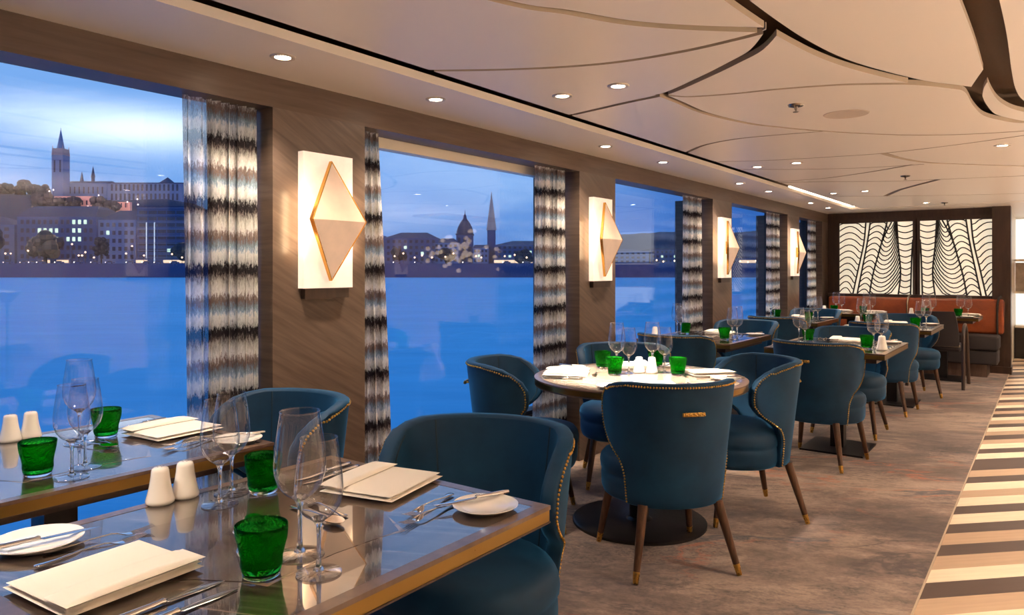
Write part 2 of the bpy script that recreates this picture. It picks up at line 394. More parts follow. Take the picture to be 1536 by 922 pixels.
# deeper blue downstream
deep = nt.nodes.new('ShaderNodeMapRange'); deep.inputs['From Min'].default_value=.82; deep.inputs['From Max'].default_value=.93; nt.links.new(sp.outputs['Y'], deep.inputs['Value'])
c = mixc(nt, math_(nt,'MULTIPLY', deep.outputs[0], .8), c, lin(24,92,176))
nt.links.new(c, bg.inputs[0]); bg.inputs[1].default_value = .62

# ------------------------------------------------------------------ camera
cam = bpy.data.cameras.new('camera'); co = bpy.data.objects.new('camera', cam); COL.objects.link(co)
co.location = (0,0,1.30); co.rotation_euler = (PI/2, 0, YAW); cam.sensor_width = 36; cam.lens = 1100/1536*36; cam.shift_y = -57/1536; cam.clip_start = .05; cam.clip_end = 5000
SC.camera = co
SC.view_settings.view_transform = 'Standard'; SC.view_settings.look = 'None'; SC.view_settings.gamma = 1; SC.view_settings.exposure = 1.2
SC.view_settings.use_curve_mapping = False

# ------------------------------------------------------------------ room shell
XW, XG, YB, ZC = -2.57, -2.80, 11.1, 2.09
XR, YS, YN = 3.2, -2.2, 13.8
b = MB(); b.b2(-.62, XR, YS, YN, -.05, 0); struct('floor', b, M['tile'], smooth=0)
b = MB(); b.b2(-2.95, -.425, YS, 11.2, -.05, .004); struct('floor_carpet', b, M['carpet'], smooth=0)
b = MB(); b.b2(-.426, -.419, YS, 11.2, -.02, .005); struct('trim_1', b, M['ceil_side'], smooth=0)
wins = [(-2.1,-.585), (-.085,1.84), (2.34,4.265), (4.77,6.69), (7.2,9.12), (9.63,10.78)]
b = MB(); b.b2(-2.72, XW, YS, 11.2, 1.965, 2.45)
struct('wall_left', b, M['header'], smooth=0)
pr = YS
for k, (y0, y1) in enumerate(wins+[(11.2, 0)]):
    b = MB(); b.b2(-2.95, XW, pr, y0, 0, 1.965); struct('wall_pier', b, M['wall'], smooth=0); pr = y1
b = MB(); b.b2(-2.95, -2.76, YS, 11.2, 0, .34); struct('wall_below_windows', b, M['jamb'], smooth=0)
b = MB(); b.b2(-2.95, -2.72, YS, 11.2, 2.04, 2.45); struct('wall_above_windows', b, M['header'], smooth=0)
for k, (y0, y1) in enumerate(wins):
    r = tag(empty('window_%d' % (k+1), (XG, (y0+y1)/2, .34)), kind='structure')
    h = (y1-y0)/2; H = 1.70 if k != 2 else 1.59
    b = MB(); b.b2(-.006, .006, -h, h, 0, 1.70); b.build('pane', M['pane'], r, smooth=0)
    b = MB(); b.b2(-.04,.03,-h,-h+.03,0,1.7); b.b2(-.04,.03,h-.03,h,0,1.7); b.b2(-.04,.03,-h,h,0,.03); b.b2(-.04,.03,-h,h,1.66,1.70)
    b.build('window_frame', M['jamb'], r, smooth=0)
    b = MB(); b.b2(-.03,.05,-h,h,-.03,.004); b.build('window_sill', M['brown'], r, smooth=0)
    if k == 2:
        b = MB(); b.b2(-.02,.045,-h,h,1.58,1.70); b.build('blind_box', M['cream'], r, smooth=0)
# back wall, end post, opening with lit bar beyond, side and rear walls
b = MB(); b.b2(-2.95, -.58, YB, YB+.12, 0, 2.45); struct('wall_back', b, M['brown'], smooth=0)
b = MB(); b.b2(-.60, -.405, YB-.12, YB+.14, 0, 2.45); b.b2(-.62,-.395,YB-.14,YB+.15,0,.09); struct('wall_end_post', b, M['brown'], smooth=0)
b = MB(); b.b2(XR, XR+.1, YS, YN, 0, 2.45); struct('wall_right', b, M['cream'], smooth=0)
b = MB(); b.b2(-2.95, XR, YS-.1, YS, 0, 2.45); struct('wall_rear', b, M['wall'], smooth=0)
b = MB(); b.b2(-2.95, XR, YN, YN+.1, 0, 2.45); struct('wall_front', b, M['cream'], smooth=0)
b = MB(); b.b2(-.50, -.44, YB+.15, YN, 0, 2.45); struct('wall_passage', b, M['cream'], smooth=0)

# ------------------------------------------------------------------ ceiling with leaf-vein grooves
G = {
'A': (.03,.05,[(-1.335,1.599),(-1.311,1.706),(-1.261,1.824),(-1.199,1.913),(-1.096,2.106),(-0.961,2.265),(-0.766,2.442)]),
'B': (.025,.03,[(-2.0,2.149),(-1.757,2.309),(-1.522,2.429),(-1.299,2.496),(-1.063,2.507),(-0.882,2.487),(-0.75,2.46)]),
'C': (.06,.05,[(-.72,1.0),(-.735,1.6),(-0.74,1.992),(-0.744,2.123),(-0.726,2.438),(-0.706,2.639),(-0.666,2.891),(-0.593,3.155),(-0.453,3.506),(-0.339,3.688),(-0.285,3.815),(-0.278,4.145),(-0.255,4.462),(-0.187,4.667),(-0.118,4.794),(0,4.86)]),
'D': (.05,.03,[(-0.726,2.438),(-0.85,2.641),(-0.979,2.76),(-1.17,2.911),(-1.404,3.069),(-1.624,3.12),(-2.0,3.21)]),
'E': (.02,.035,[(-1.41,3.07),(-1.344,3.176),(-1.159,3.245),(-0.976,3.278),(-0.77,3.342),(-0.641,3.409),(-0.458,3.544),(-0.312,3.751)]),
'F': (.04,.018,[(-1.425,3.053),(-1.418,3.272),(-1.41,3.566),(-1.328,3.927),(-1.231,4.135),(-1.052,4.425),(-0.744,4.793),(-0.46,5.002),(-0.126,5.106),(0,5.12)]),
'G': (.03,.018,[(-2.0,4.71),(-1.786,4.486),(-1.549,4.385),(-1.311,4.393),(-1.055,4.436)]),
'H': (.022,.02,[(-2.0,5.21),(-1.607,5.396),(-1.22,5.477),(-0.929,5.516),(-0.498,5.418),(-0.13,5.271),(0,5.22)]),
'I': (.05,.03,[(-0.924,5.5),(-0.865,5.823),(-0.755,6.145),(-0.587,6.379),(-0.168,6.836),(0,7.0)]),
'J': (.022,.022,[(-2.0,5.72),(-1.567,6.025),(-1.169,6.214),(-0.769,6.27)]),
'K': (.02,.035,[(-2.0,6.70),(-1.624,6.737),(-1.229,6.536),(-0.84,6.24)]),
'L': (.03,.03,[(-2.0,6.85),(-1.841,6.88),(-1.134,7.308),(-0.683,7.429),(-0.186,7.541),(0,7.56)]),
'M': (.05,.05,[(-1.441,8.747),(-1.246,8.225),(-1.098,7.927),(-0.803,7.42)]),
'O': (.03,.03,[(-2.0,8.35),(-1.441,8.747),(-0.833,9.062),(-0.229,9.294),(0,9.36)]),
'R': (.10,.08,[(-.10,-.5),(-.15,1.0),(-0.172,2.0),(-0.167,2.924),(-0.172,3.478),(-0.170,3.881),(-0.150,4.165),(-0.100,4.4),(0,4.6)]),
'S': (.05,.05,[(-0.187,3.42),(-0.227,3.605),(-0.26,3.775),(-0.278,3.961)]),
'Q': (.04,.05,[(-2.0,-.4),(-1.7,.5),(-1.4,1.2),(-1.335,1.62)]),
}
PX0, PX1, PY0, PY1 = -1.985, XR-.05, YS+.05, 10.3
vs = [Vector(p) for p in ((PX0,PY0),(PX1,PY0),(PX1,PY1),(PX0,PY1))]; faces = [[0,1,2,3]]
def groove(pts, w0, w1):
    pts = spline([Vector((p[0], p[1], 0)) for p in pts], 5); n = len(pts); L = []; R = []
    for i, p in enumerate(pts):
        t = (pts[min(i+1,n-1)]-pts[max(i-1,0)]).normalized(); q = Vector((-t.y,t.x,0)); wd = (w0+(w1-w0)*i/(n-1))/2
        L.append(p+q*wd); R.append(p-q*wd)
    loop = [Vector((min(max(p.x,PX0-.03),PX1+.03), p.y)) for p in L+R[::-1]]
    # quads rather than one long loop
    for i in range(n-1):
        o = len(vs); quad = [loop[i], loop[i+1], loop[2*n-2-i], loop[2*n-1-i]]
        ar = sum(quad[k].x*quad[(k+1)%4].y-quad[(k+1)%4].x*quad[k].y for k in range(4))
        if abs(ar) < 1e-6: continue
        if ar < 0: quad = quad[::-1]
        vs.extend(quad); faces.append([o,o+1,o+2,o+3])
for k, (w0, w1, pts) in G.items():
    groove(pts, w0, w1)
    if k in 'CFHILORGJA': groove([(-p[0], p[1]) for p in pts], w0, w1)
res = geometry.delaunay_2d_cdt(vs, [], faces, 0, 1e-5)
ov, oe, of_, _, _, ofo = res
keep = [f for f, o in zip(of_, ofo) if 0 in o and len(o) == 1]
b = MB(); ed = {}
for f in keep:
    b.add([(ov[i].x, ov[i].y, ZC) for i in f], [tuple(range(len(f)))])
    for i in range(len(f)):
        e = (f[i], f[(i+1) % len(f)]); ed[e] = 1
s = MB()
for (i, j) in ed:
    if (j, i) not in ed:
        s.add([(ov[i].x,ov[i].y,ZC),(ov[j].x,ov[j].y,ZC),(ov[j].x,ov[j].y,ZC+.022),(ov[i].x,ov[i].y,ZC+.022)], [(0,1,2,3)])
rc = tag(empty('ceiling_panels', (0,0,0)), kind='structure')
b.build('panel_face', M['ceil'], rc, smooth=0); s.build('panel_edge', M['ceil_side'], rc, smooth=0, fix=False)
b = MB(); b.b2(-2.95, XR, YS, YN, ZC+.10, ZC+.2); struct('ceiling', b, M['ceil_dark'], smooth=0)
b = MB(); b.b2(XW-.05, -2.12, YS, 11.1, ZC, ZC+.034); struct('ceiling_soffit', b, M['ceil'], smooth=0)
b = MB(); b.b2(-2.12, XR, 10.40, YN, ZC, ZC+.034); struct('ceiling_end_soffit', b, M['ceil'], smooth=0)
b = MB(); b.b2(-2.135,-2.115,7.6,10.40,ZC+.0345,ZC+.050); tag(b.build('cove_light', M['led_strip'], smooth=0), 'long warm light strip in the ceiling groove beside the window soffit', 'light strip')
b = MB(); b.b2(-2.1,1.5,10.395,10.41,ZC+.0345,ZC+.046); tag(b.build('cove_light', M['led_strip'], smooth=0), 'thin warm light strip crossing the ceiling in front of the booth wall', 'light strip')

def downlight_proto():
    r = empty('downlight', label='x', cat='ceiling light')
    a = MB(); a.lathe([(.028,-.001),(.030,-.005),(.044,-.006),(.047,-.002),(.047,.0)], 24); a.build('trim_ring', M['greyring'], r)
    a = MB(); a.lathe([(.0005,-.0025),(.029,-.0025)], 20); a.build('lens', M['led'], r)
    return r
dl = downlight_proto()
ordn = ['first','second','third','fourth','fifth','sixth','seventh','eighth','ninth']
def spot(x, y, power, size=95, tilt=None, blend=.8, col=(1,.82,.64), z=ZC-.012, rad=.03):
    L = bpy.data.lights.new('spot_lamp','SPOT'); L.energy = power; L.color = col; L.spot_size = math.radians(size); L.spot_blend = blend; L.shadow_soft_size = rad
    o = bpy.data.objects.new('spot_lamp', L); COL.objects.link(o); o.location = (x,y,z)
    if tilt:
        d = Vector(tilt)-Vector((x,y,z)); o.rotation_euler = d.to_track_quat('-Z','Y').to_euler()
    return o
for i, y in enumerate((1.69,2.53,4.14,5.0,6.65,7.5,9.1,9.95)):
    place(dl, (-2.30,y,ZC), 0, '%s round recessed downlight from the left along the ceiling strip over the windows' % ordn[i], 'downlights over the windows')
    spot(-2.30,y,30,95,(-2.72,y,.2))
for i, (x,y) in enumerate(((-1.79,2.82),(-1.50,2.81),(-1.82,5.66),(-1.52,5.62),(-1.82,8.1),(-1.51,8.05))):
    place(dl, (x,y,ZC), 0, '%s recessed downlight of the %s pair on the panelled ceiling' % (('window-side','aisle-side')[i%2], ('nearest','middle','farthest')[i//2]), 'downlights on the panelled ceiling')
for i, (x,y) in enumerate(((-.25,5.6),)):
    place(dl, (x,y,ZC), 0, 'lone recessed downlight of the ceiling above the striped aisle', 'downlights on the panelled ceiling')
for x, y in ((-2.3,-.7),(-2.3,.15),(-1.79,.2),(-1.5,.2),(.8,.5),(1.8,1.5),(.4,3.2),(1.8,3.6),(.4,6.8),(1.8,5.8),(.4,9.0),(1.8,8.2),(.7,11.8),(1.8,10.4),(-1.2,9.9),(-2.0,9.9)):
    place(dl, (x,y,ZC), 0, 'round recessed downlight elsewhere on the saloon ceiling', 'other downlights')
# what the lamps throw
RTC = (-1.71,3.43,.75)
spot(-1.79,2.82,150,42,(-1.82,3.45,.75),.5); spot(-1.50,2.81,150,42,(-1.60,3.45,.75),.5)
spot(-1.82,5.66,36,70,(-2.2,5.75,.75)); spot(-1.52,5.62,44,70,(-1.25,5.75,.75))
spot(-1.82,8.1,36,70,(-2.2,8.3,.75)); spot(-1.51,8.05,40,70,(-1.25,8.1,.75))
spot(-1.79,.2,20,75,(-2.2,.9,.75)); spot(-1.5,.2,26,75,(-1.35,.95,.75)); spot(-2.3,.15,10,100); spot(-2.3,-.7,8,100)
spot(-2.0,9.9,16,80,(-2.0,10.3,.7)); spot(-1.2,9.9,18,80,(-1.0,10.3,.7)); spot(-.25,5.6,26,90)
for x, y in ((.8,.5),(1.8,1.5),(.4,3.2),(1.8,3.6),(.4,6.8),(1.8,5.8),(.4,9.0),(1.8,8.2),(1.8,10.4)): spot(x,y,60,120)
spot(.7,11.8,40,120)

def sprinkler(x, y, lab):
    r = empty('sprinkler', (x,y,ZC), 0, lab, 'sprinkler', 'fire sprinklers')
    a = MB(); a.lathe([(.038,0),(.034,-.008),(.018,-.012),(.0005,-.012)], 20); a.build('escutcheon', M['chrome'], r)
    a = MB(); a.lathe([(.007,-.012),(.008,-.02),(.004,-.024),(.004,-.032),(.014,-.034),(.014,-.036),(.0005,-.036)], 12); a.build('nozzle', M['chrome'], r)
sprinkler(-.987,3.64,'nearest chrome sprinkler on the ceiling beside the round speaker disc')
sprinkler(-.992,6.95,'middle chrome sprinkler on the ceiling, beyond the speaker disc')
sprinkler(-1.016,10.0,'farthest chrome sprinkler on the ceiling before the booth wall')
a = MB(); a.lathe([(.0005,-.001),(.09,-.001),(.105,-.003),(.108,0)], 40, (-.841,4.011,ZC)); tag(a.build('ceiling_speaker', mat('speaker_grille', lin(196,176,158), .7)), 'flat round speaker disc flush in the ceiling above the aisle edge', 'speaker')

# ------------------------------------------------------------------ curtains
def curtain_make(y0, y1, fl0, fl1, n, lab, side, sheer=None, x=-2.66, amp=.03):
    r = empty('curtain', (x, 0, 0), 0, lab, 'curtain', 'banded curtains at the windows')
    def panel(a0, a1, f0, f1, folds, nm, m, am):
        g = MB(); NU, NV = folds*10, 26; vv = []
        for j in range(NV+1):
            t = j/NV; z = 2.03-2.015*t
            for i in range(NU+1):
                u = i/NU; ya = a0+f0*t; yb = a1+f1*t
                ph = u*folds*2*PI
                vv.append((am*(.75+.35*t)*math.sin(ph+.5*math.sin(1.7*u*folds)+.3*math.sin(3*t)), ya+(yb-ya)*u+.006*math.sin(2*ph+t*2), z))
        g.add(vv, [(j*(NU+1)+i, j*(NU+1)+i+1, (j+1)*(NU+1)+i+1, (j+1)*(NU+1)+i) for j in range(NV) for i in range(NU)])
        return g.build(nm, m, r, smooth=80, fix=False)
    panel(y0, y1, fl0, fl1, n, 'drape', M['curtain'], amp)
    if sheer: panel(sheer[0], sheer[1], sheer[2], sheer[3], 2, 'sheer_edge', M['sheer'], .02)
    a = MB(); a.b2(-.012,.012,y0-.02 if not sheer else min(sheer[0],y0),y1,2.025,2.036); a.build('rail', M['jamb'], r, smooth=0)
curtain_make(1.60,1.83,.0,.0,6,'wide banded curtain on the right of the first window, left of the largest wall lamp','r',(1.50,1.62,.02,.0))
curtain_make(2.35,2.50,.0,.10,4,'banded curtain at the left edge of the second window, right of the largest wall lamp','l')
curtain_make(3.94,4.22,-.02,.03,6,'banded curtain at the right of the second window behind the round table','r',(3.86,3.95,-.03,-.02))
curtain_make(4.78,4.90,.0,.05,3,'narrow banded curtain edge at the left of the third window','l')
curtain_make(6.30,6.62,.0,.04,6,'banded curtain at the right of the third window','r',(6.20,6.31,-.02,.0))
curtain_make(7.21,7.33,.0,.05,3,'narrow banded curtain edge at the left of the fourth window, behind a wall lamp','l')
curtain_make(8.75,9.06,.0,.02,6,'banded curtain at the right of the fourth window','r',(8.58,8.76,-.02,.0))
curtain_make(9.64,9.74,.0,.04,3,'narrow banded curtain edge at the left of the fifth window','l')
curtain_make(10.5,10.74,.0,.02,5,'banded curtain at the right of the farthest window, next to the booth corner','r',(10.38,10.51,-.02,.0))

# ------------------------------------------------------------------ wall sconces
def sconce_proto():
    r = empty('wall_sconce', label='x', cat='wall lamp')
    a = MB(); a.b2(0,.035,-.135,.135,-.29,.29); a.build('backlit_plate', M['alab'], r, smooth=0)
    T, Bt, L, R = (.056,0,.255), (.056,0,-.255), (.112,-.147,0), (.112,.147,0)
    a = MB()
    vs_ = [T,L,Bt,R]; q = [(p[0]-.014,p[1],p[2]) for p in vs_]
    a.add(vs_+q, [(0,1,3),(1,2,3),(4,7,5),(5,7,6)]); a.build('diamond_shade', M['alab_face'], r, smooth=0, fix=False)
    a = MB(); k = 1.018
    o_ = [(p[0]+.001,p[1]*k,p[2]*k) for p in vs_]; i_ = [(p[0]+.001,p[1]*.975,p[2]*.975) for p in vs_]; o2 = [(p[0]-.018,p[1]*k,p[2]*k) for p in vs_]; i2 = [(p[0]-.018,p[1]*.975,p[2]*.975) for p in vs_]
    V = o_+i_+o2+i2; F = []
    for i in range(4):
        j = (i+1)%4; F += [(i,j,4+j,4+i),(8+i,8+j,j,i),(4+i,4+j,12+j,12+i),(12+i,12+j,8+j,8+i)]
    a.add(V, F); a.build('gold_rim', M['gold'], r, smooth=0)
    a = MB(); a.b2(.033,.09,-.012,.012,-.06,.06); a.build('stem', M['gold'], r, smooth=0)
    a = MB(); a.b2(0,.028,-.12,.12,-.335,-.292); a.build('shadow_block', M['brown'], r, smooth=0)  # dark block put where only the lamp's shadow falls
    return r
sp_ = sconce_proto()
for i, (y, lab) in enumerate(((2.10,'largest and nearest white backlit wall lamp with a gold-rimmed diamond'),(4.525,'second backlit diamond wall lamp, on the pier behind the round table'),(6.95,'third backlit diamond wall lamp, between the third and fourth windows'),(9.375,'farthest backlit diamond wall lamp, beside the last window'))):
    place(sp_, (XW,y,1.51), 0, lab, 'diamond wall lamps')
    for dy in (-.155,.155):
        L = bpy.data.lights.new('sconce_glow','AREA'); L.shape = 'RECTANGLE'; L.size = .26; L.size_y = .03; L.energy = .26; L.color = (1,.68,.38)
        o = bpy.data.objects.new('sconce_glow', L); COL.objects.link(o); o.location = (XW+.06, y+dy, 1.50); o.rotation_euler = (0,PI/2,0)
# unseen copies of the wall lamps, added as extra light on the far side
for i, y in enumerate((.6,2.4,4.4,6.6,8.8)):
    o = place(sp_, (XR if i != 1 else 2.6,y,1.51), PI, 'added unseen diamond wall lamp on the opposite side of the saloon', 'added opposite wall lamps')
# unseen uplighters made up to fill the ceiling from the far side
up = empty('fill_lamp', label='x', cat='floor lamp')
a = MB(); a.lathe([(.0005,.0),(.14,0),(.14,.015),(.02,.03),(.012,.05),(.012,1.0),(.03,1.02),(.11,1.10),(.115,1.10),(.035,1.01),(.0005,1.0)], 24); a.build('stand', M['brass'], up)
a = MB(); a.lathe([(.0005,1.055),(.07,1.055)], 20); a.build('lens', M['cream'], up)
for i, (x, y) in enumerate(((1.5,.2),(1.9,2.6),(1.9,4.8),(1.9,7.2),(1.5,9.6))):
    place(up, (x,y,0), 0, 'added unseen uplighter on the opposite side of the saloon', 'added fill uplighters')
    spot(x, y, 70, 158, (x-.35,y,3), .25, z=1.09, rad=.06)

# ------------------------------------------------------------------ chairs
def interp(tab, z):
    for (a, s1), (b_, s2) in zip(tab, tab[1:]):
        if a <= z <= b_: t = (z-a)/(b_-a); t = t*t*(3-2*t)*.4+t*.6; return s1+(s2-s1)*t
    return tab[-1][1] if z > tab[-1][0] else tab[0][1]
SMAX = [(.29,.32),(.40,.325),(.45,.335),(.49,.365),(.53,.43),(.57,.495),(.62,.53),(.69,.53),(.74,.50),(.775,.455),(.80,.405),(.815,.345),(.823,.28)]
QN = 40; RX, RY = .285, .25
ARC = [(0,0)]
for i in range(1, QN+1):
    p0 = (RX*math.sin(PI/2*(i-1)/QN), -RY*math.cos(PI/2*(i-1)/QN)); p1 = (RX*math.sin(PI/2*i/QN), -RY*math.cos(PI/2*i/QN))
    ARC.append((ARC[-1][0]+math.hypot(p1[0]-p0[0], p1[1]-p0[1]), PI/2*i/QN))
def plan(s_):
    sg = 1 if s_ >= 0 else -1; s_ = abs(s_)
    if s_ >= ARC[-1][0]:
        e = s_-ARC[-1][0]; return (sg*(RX-.12*e*e*4), e-.02), (sg, 0)
    for (a, t0), (b_, t1) in zip(ARC, ARC[1:]):
        if a <= s_ <= b_:
            t = t0+(t1-t0)*(s_-a)/(b_-a if b_ > a else 1)
            nx, ny = math.sin(t)/RX, -math.cos(t)/RY; l = math.hypot(nx, ny)
            return (sg*RX*math.sin(t), -RY*math.cos(t)-.02), (sg*nx/l, ny/l)
def shell(s_, z, off):
    (x, y), (nx, ny) = plan(s_); k = .86+.16*(z-.29)/.53
    return Vector((x*k - nx*off, y*k - ny*off - .02*(z-.29)/.53, z))
def tub_chair():
    r = empty('tub_chair', label='x', cat='chair')
    zs = [.29,.33,.37,.41,.44,.465,.49,.51,.53,.555,.58,.61,.64,.67,.70,.72,.74,.76,.775,.79,.80,.808,.815,.82,.823]
    NU = 34; a = MB(); T = .046
    def layer(off, shrink=0):
        rows = []
        for z in zs:
            sm = interp(SMAX, z)-shrink; zz = z-shrink if z > .8 else z+ (shrink if z < .3 else 0)
            rows.append([shell(sm*(2*i/NU-1), zz, off) for i in range(NU+1)])
        return rows
    lays = [layer(0,.006), layer(.008,0), layer(T-.01,0), layer(T,.006)]
    n = NU+1; vs_ = [p for l in lays for row in l for p in row]; nz = len(zs); F = []
    def id_(l,j,i): return l*nz*n+j*n+i
    for j in range(nz-1):
        for i in range(NU):
            F.append((id_(0,j,i),id_(0,j,i+1),id_(0,j+1,i+1),id_(0,j+1,i)))
            F.append((id_(3,j,i+1),id_(3,j,i),id_(3,j+1,i),id_(3,j+1,i+1)))
    for l in range(3):
        for i in range(NU):
            F.append((id_(l,0,i+1),id_(l,0,i),id_(l+1,0,i),id_(l+1,0,i+1)))
            F.append((id_(l,nz-1,i),id_(l,nz-1,i+1),id_(l+1,nz-1,i+1),id_(l+1,nz-1,i)))
        for j in range(nz-1):
            F.append((id_(l,j,0),id_(l,j+1,0),id_(l+1,j+1,0),id_(l+1,j,0)))
            F.append((id_(l,j+1,NU),id_(l,j,NU),id_(l+1,j,NU),id_(l+1,j+1,NU)))
    a.add(vs_, F); bk = a.build('backrest', M['velvet'], r, smooth=75)
    # nailheads along the outer rim
    pts = []; 
    for z in zs[:-1]: pts.append((interp(SMAX,z)-.014, z if z < .78 else z-.014))
    top = [(interp(SMAX,.823)*k/8-.0, .809) for k in range(8,-1,-1)]
    path = [(s_, z) for s_, z in pts if z < .80]+top
    full = path + [(-s_, z) for s_, z in reversed(path[:-1])]
    P3 = [shell(s_, z, 0) for s_, z in full]; N3 = [plan(s_)[1] for s_, z in full]
    nb = MB(); acc = 0
    for (p, q, nn) in zip(P3, P3[1:], N3):
        L = (q-p).length; d = acc
        while d < L:
            c_ = p+(q-p)*(d/L); nb.ball((c_.x+nn[0]*.0015, c_.y+nn[1]*.0015, c_.z), .0048, 6, 4); d += .0125
        acc = d-L
    nb.build('nailhead_trim', M['brass'], bk, smooth=80)
    for sg in (-1, 1):
        sm = MB(); sm.tube([shell(sg*(.235+.03*(z-.45)), z, T+.0005) for z in [.44+.0375*k for k in range(11)]], .0028, 6); sm.build('seam', M['seam'], bk)
        # piping where back meets wing
        sm = MB(); sm.tube([shell(sg*(interp(SMAX,z)-.03), z, T+.0005) for z in [.50,.53,.57,.61,.65,.69,.73,.76,.785]], .003, 6); sm.build('piping', M['seam'], bk)
    # pull handle on the back
    hb = MB(); y0 = shell(0,.70,0).y
    hb.rbox(-.05,.05,y0-.024,y0-.014,.692,.710,.004,3)
    for k in range(11): hb.ball((-.045+.009*k, y0-.024, .701+(.003 if k%2 else -.003)), .0052, 6, 4)
    h_ = hb.build('handle', M['brass'], r)
    hb = MB(); hb.tube([(-.035,y0+.01,.701),(-.035,y0-.016,.701)], .005, 8); hb.tube([(.035,y0+.01,.701),(.035,y0-.016,.701)], .005, 8); hb.build('handle_post', M['brass'], h_)
    # seat
    a = MB(); rings = []
    for sc_, z in [(.90,.285),(.955,.295),(.985,.32),(.99,.36),(.985,.385),(.975,.39),(1.0,.40),(1.01,.425),(.99,.45),(.94,.468),(.84,.479),(.6,.486),(.3,.489),(.05,.49)]:
        ring = []
        for i in range(36):
            t = 2*PI*i/36; cx, sy = math.cos(t), math.sin(t)
            e = 2.6; rr = (abs(cx)**e+abs(sy)**e)**(-1/e); x = .270*rr*cx; y = .265*rr*sy
            if y < 0: x *= 1-.30*(-y/.262)**1.2; y *= .82
            ring.append((x*sc_, (y+.015)*sc_+.01, z))
        rings.append(ring)
    a.rings(rings); a.build('seat', M['velvet'], r, smooth=80)
    for sx, top_, bot in ((-1,(.17,-.17,.30),(.232,-.245,.004)),(1,(.17,-.17,.30),(.232,-.245,.004)),(-1,(.19,.19,.30),(.232,.245,.004)),(1,(.19,.19,.30),(.232,.245,.004))):
        tp = Vector((sx*top_[0],top_[1],top_[2])); bt = Vector((sx*bot[0],bot[1],bot[2])); md = bt+(tp-bt)*.15
        a = MB(); a.tube([tp, md], [.022,.0145], 14); lg = a.build('leg', M['leg'], r)
        a = MB(); a.tube([md+(bt-md)*-.01, md, bt], [.0148,.0152,.0115], 14); a.build('ferrule', M['brass'], lg)
    return r
ch = tub_chair()
D = math.radians
CH = [
 (-2.285,1.60,180,'teal velvet tub chair in the left corner, facing the window-side front table'),
 (-1.36,1.65,198,'largest teal tub chair in the foreground, seen from inside behind the front table'),
 (-1.40,3.065,47.4,'teal tub chair with its back turned at the near side of the round table'),
 (-1.335,3.90,133,'teal tub chair on the aisle side of the round table, seen in three-quarter view'),
 (-2.24,3.14,-64,'teal tub chair standing against the second window left of the round table'),
 (-2.13,4.06,213,'teal tub chair behind the round table, under the second wall lamp'),
 (-2.27,5.20,0,'teal tub chair with its nailed back turned, directly behind the round table glasses'),
 (-2.27,6.68,180,'pale-lit teal tub chair facing forward beyond the third-window table'),
 (-1.27,5.25,-7,'teal tub chair with back turned, at the near side of the square aisle table'),
 (-1.30,6.33,180,'teal tub chair tucked on the far side of the square aisle table'),
 (-1.24,7.46,-3,'teal tub chair with back turned near the banquette, left of the leaning-in last chair'),
 (-1.20,8.60,205,'farthest aisle-side teal tub chair, nearest the black wood-armed chair'),
 (-2.27,7.72,-4,'teal tub chair with back turned beside the fourth window curtain'),
 (-2.27,9.15,180,'far teal tub chair near the last window, facing forward'),
]
for x, y, a_, lab in CH: place(ch, (x,y,.004), D(a_), lab, 'teal velvet tub chairs')

# black chair with hooped wooden arms
r = empty('armchair', (-1.03,9.50,.004), 0, 'black dining armchair with curved wooden hoop arms facing the banquette', 'chair')
a = MB(); a.rbox(-.24,.24,-.24,.24,.40,.47,.03); a.build('seat', M['uphol'], r)
a = MB(); a.b2(-.235,.235,-.246,-.235,.455,.475); a.build('seat_band', M['paleseat'], r, smooth=0)
a = MB(); rings=[]
for j in range(9):
    z = .46+.38*j/8; wq = .225-.04*(j/8)**3; y = -.25-.05*j/8
    rings.append([(x_, y+dy - .03*(1-(x_/.23)**2), z) for x_, dy in [(-wq,0),(-wq*.5,-.004),(0,-.005),(wq*.5,-.004),(wq,0),(wq,.04),(wq*.5,.045),(0,.046),(-wq*.5,.045),(-wq,.04)]])
a.rings(rings); a.build('backrest', M['uphol'], r, smooth=60)
for sx in (-1,1):
    a = MB(); pth = spline([(sx*.27,-.30,0),(sx*.265,-.24,.35),(sx*.26,-.18,.58),(sx*.26,-.06,.68),(sx*.26,.08,.66),(sx*.265,.16,.55),(sx*.27,.22,.3),(sx*.275,.27,0)], 6)
    a.tube(pth, .02, 8, flat=.8); a.build('arm_hoop', M['brown'], r)

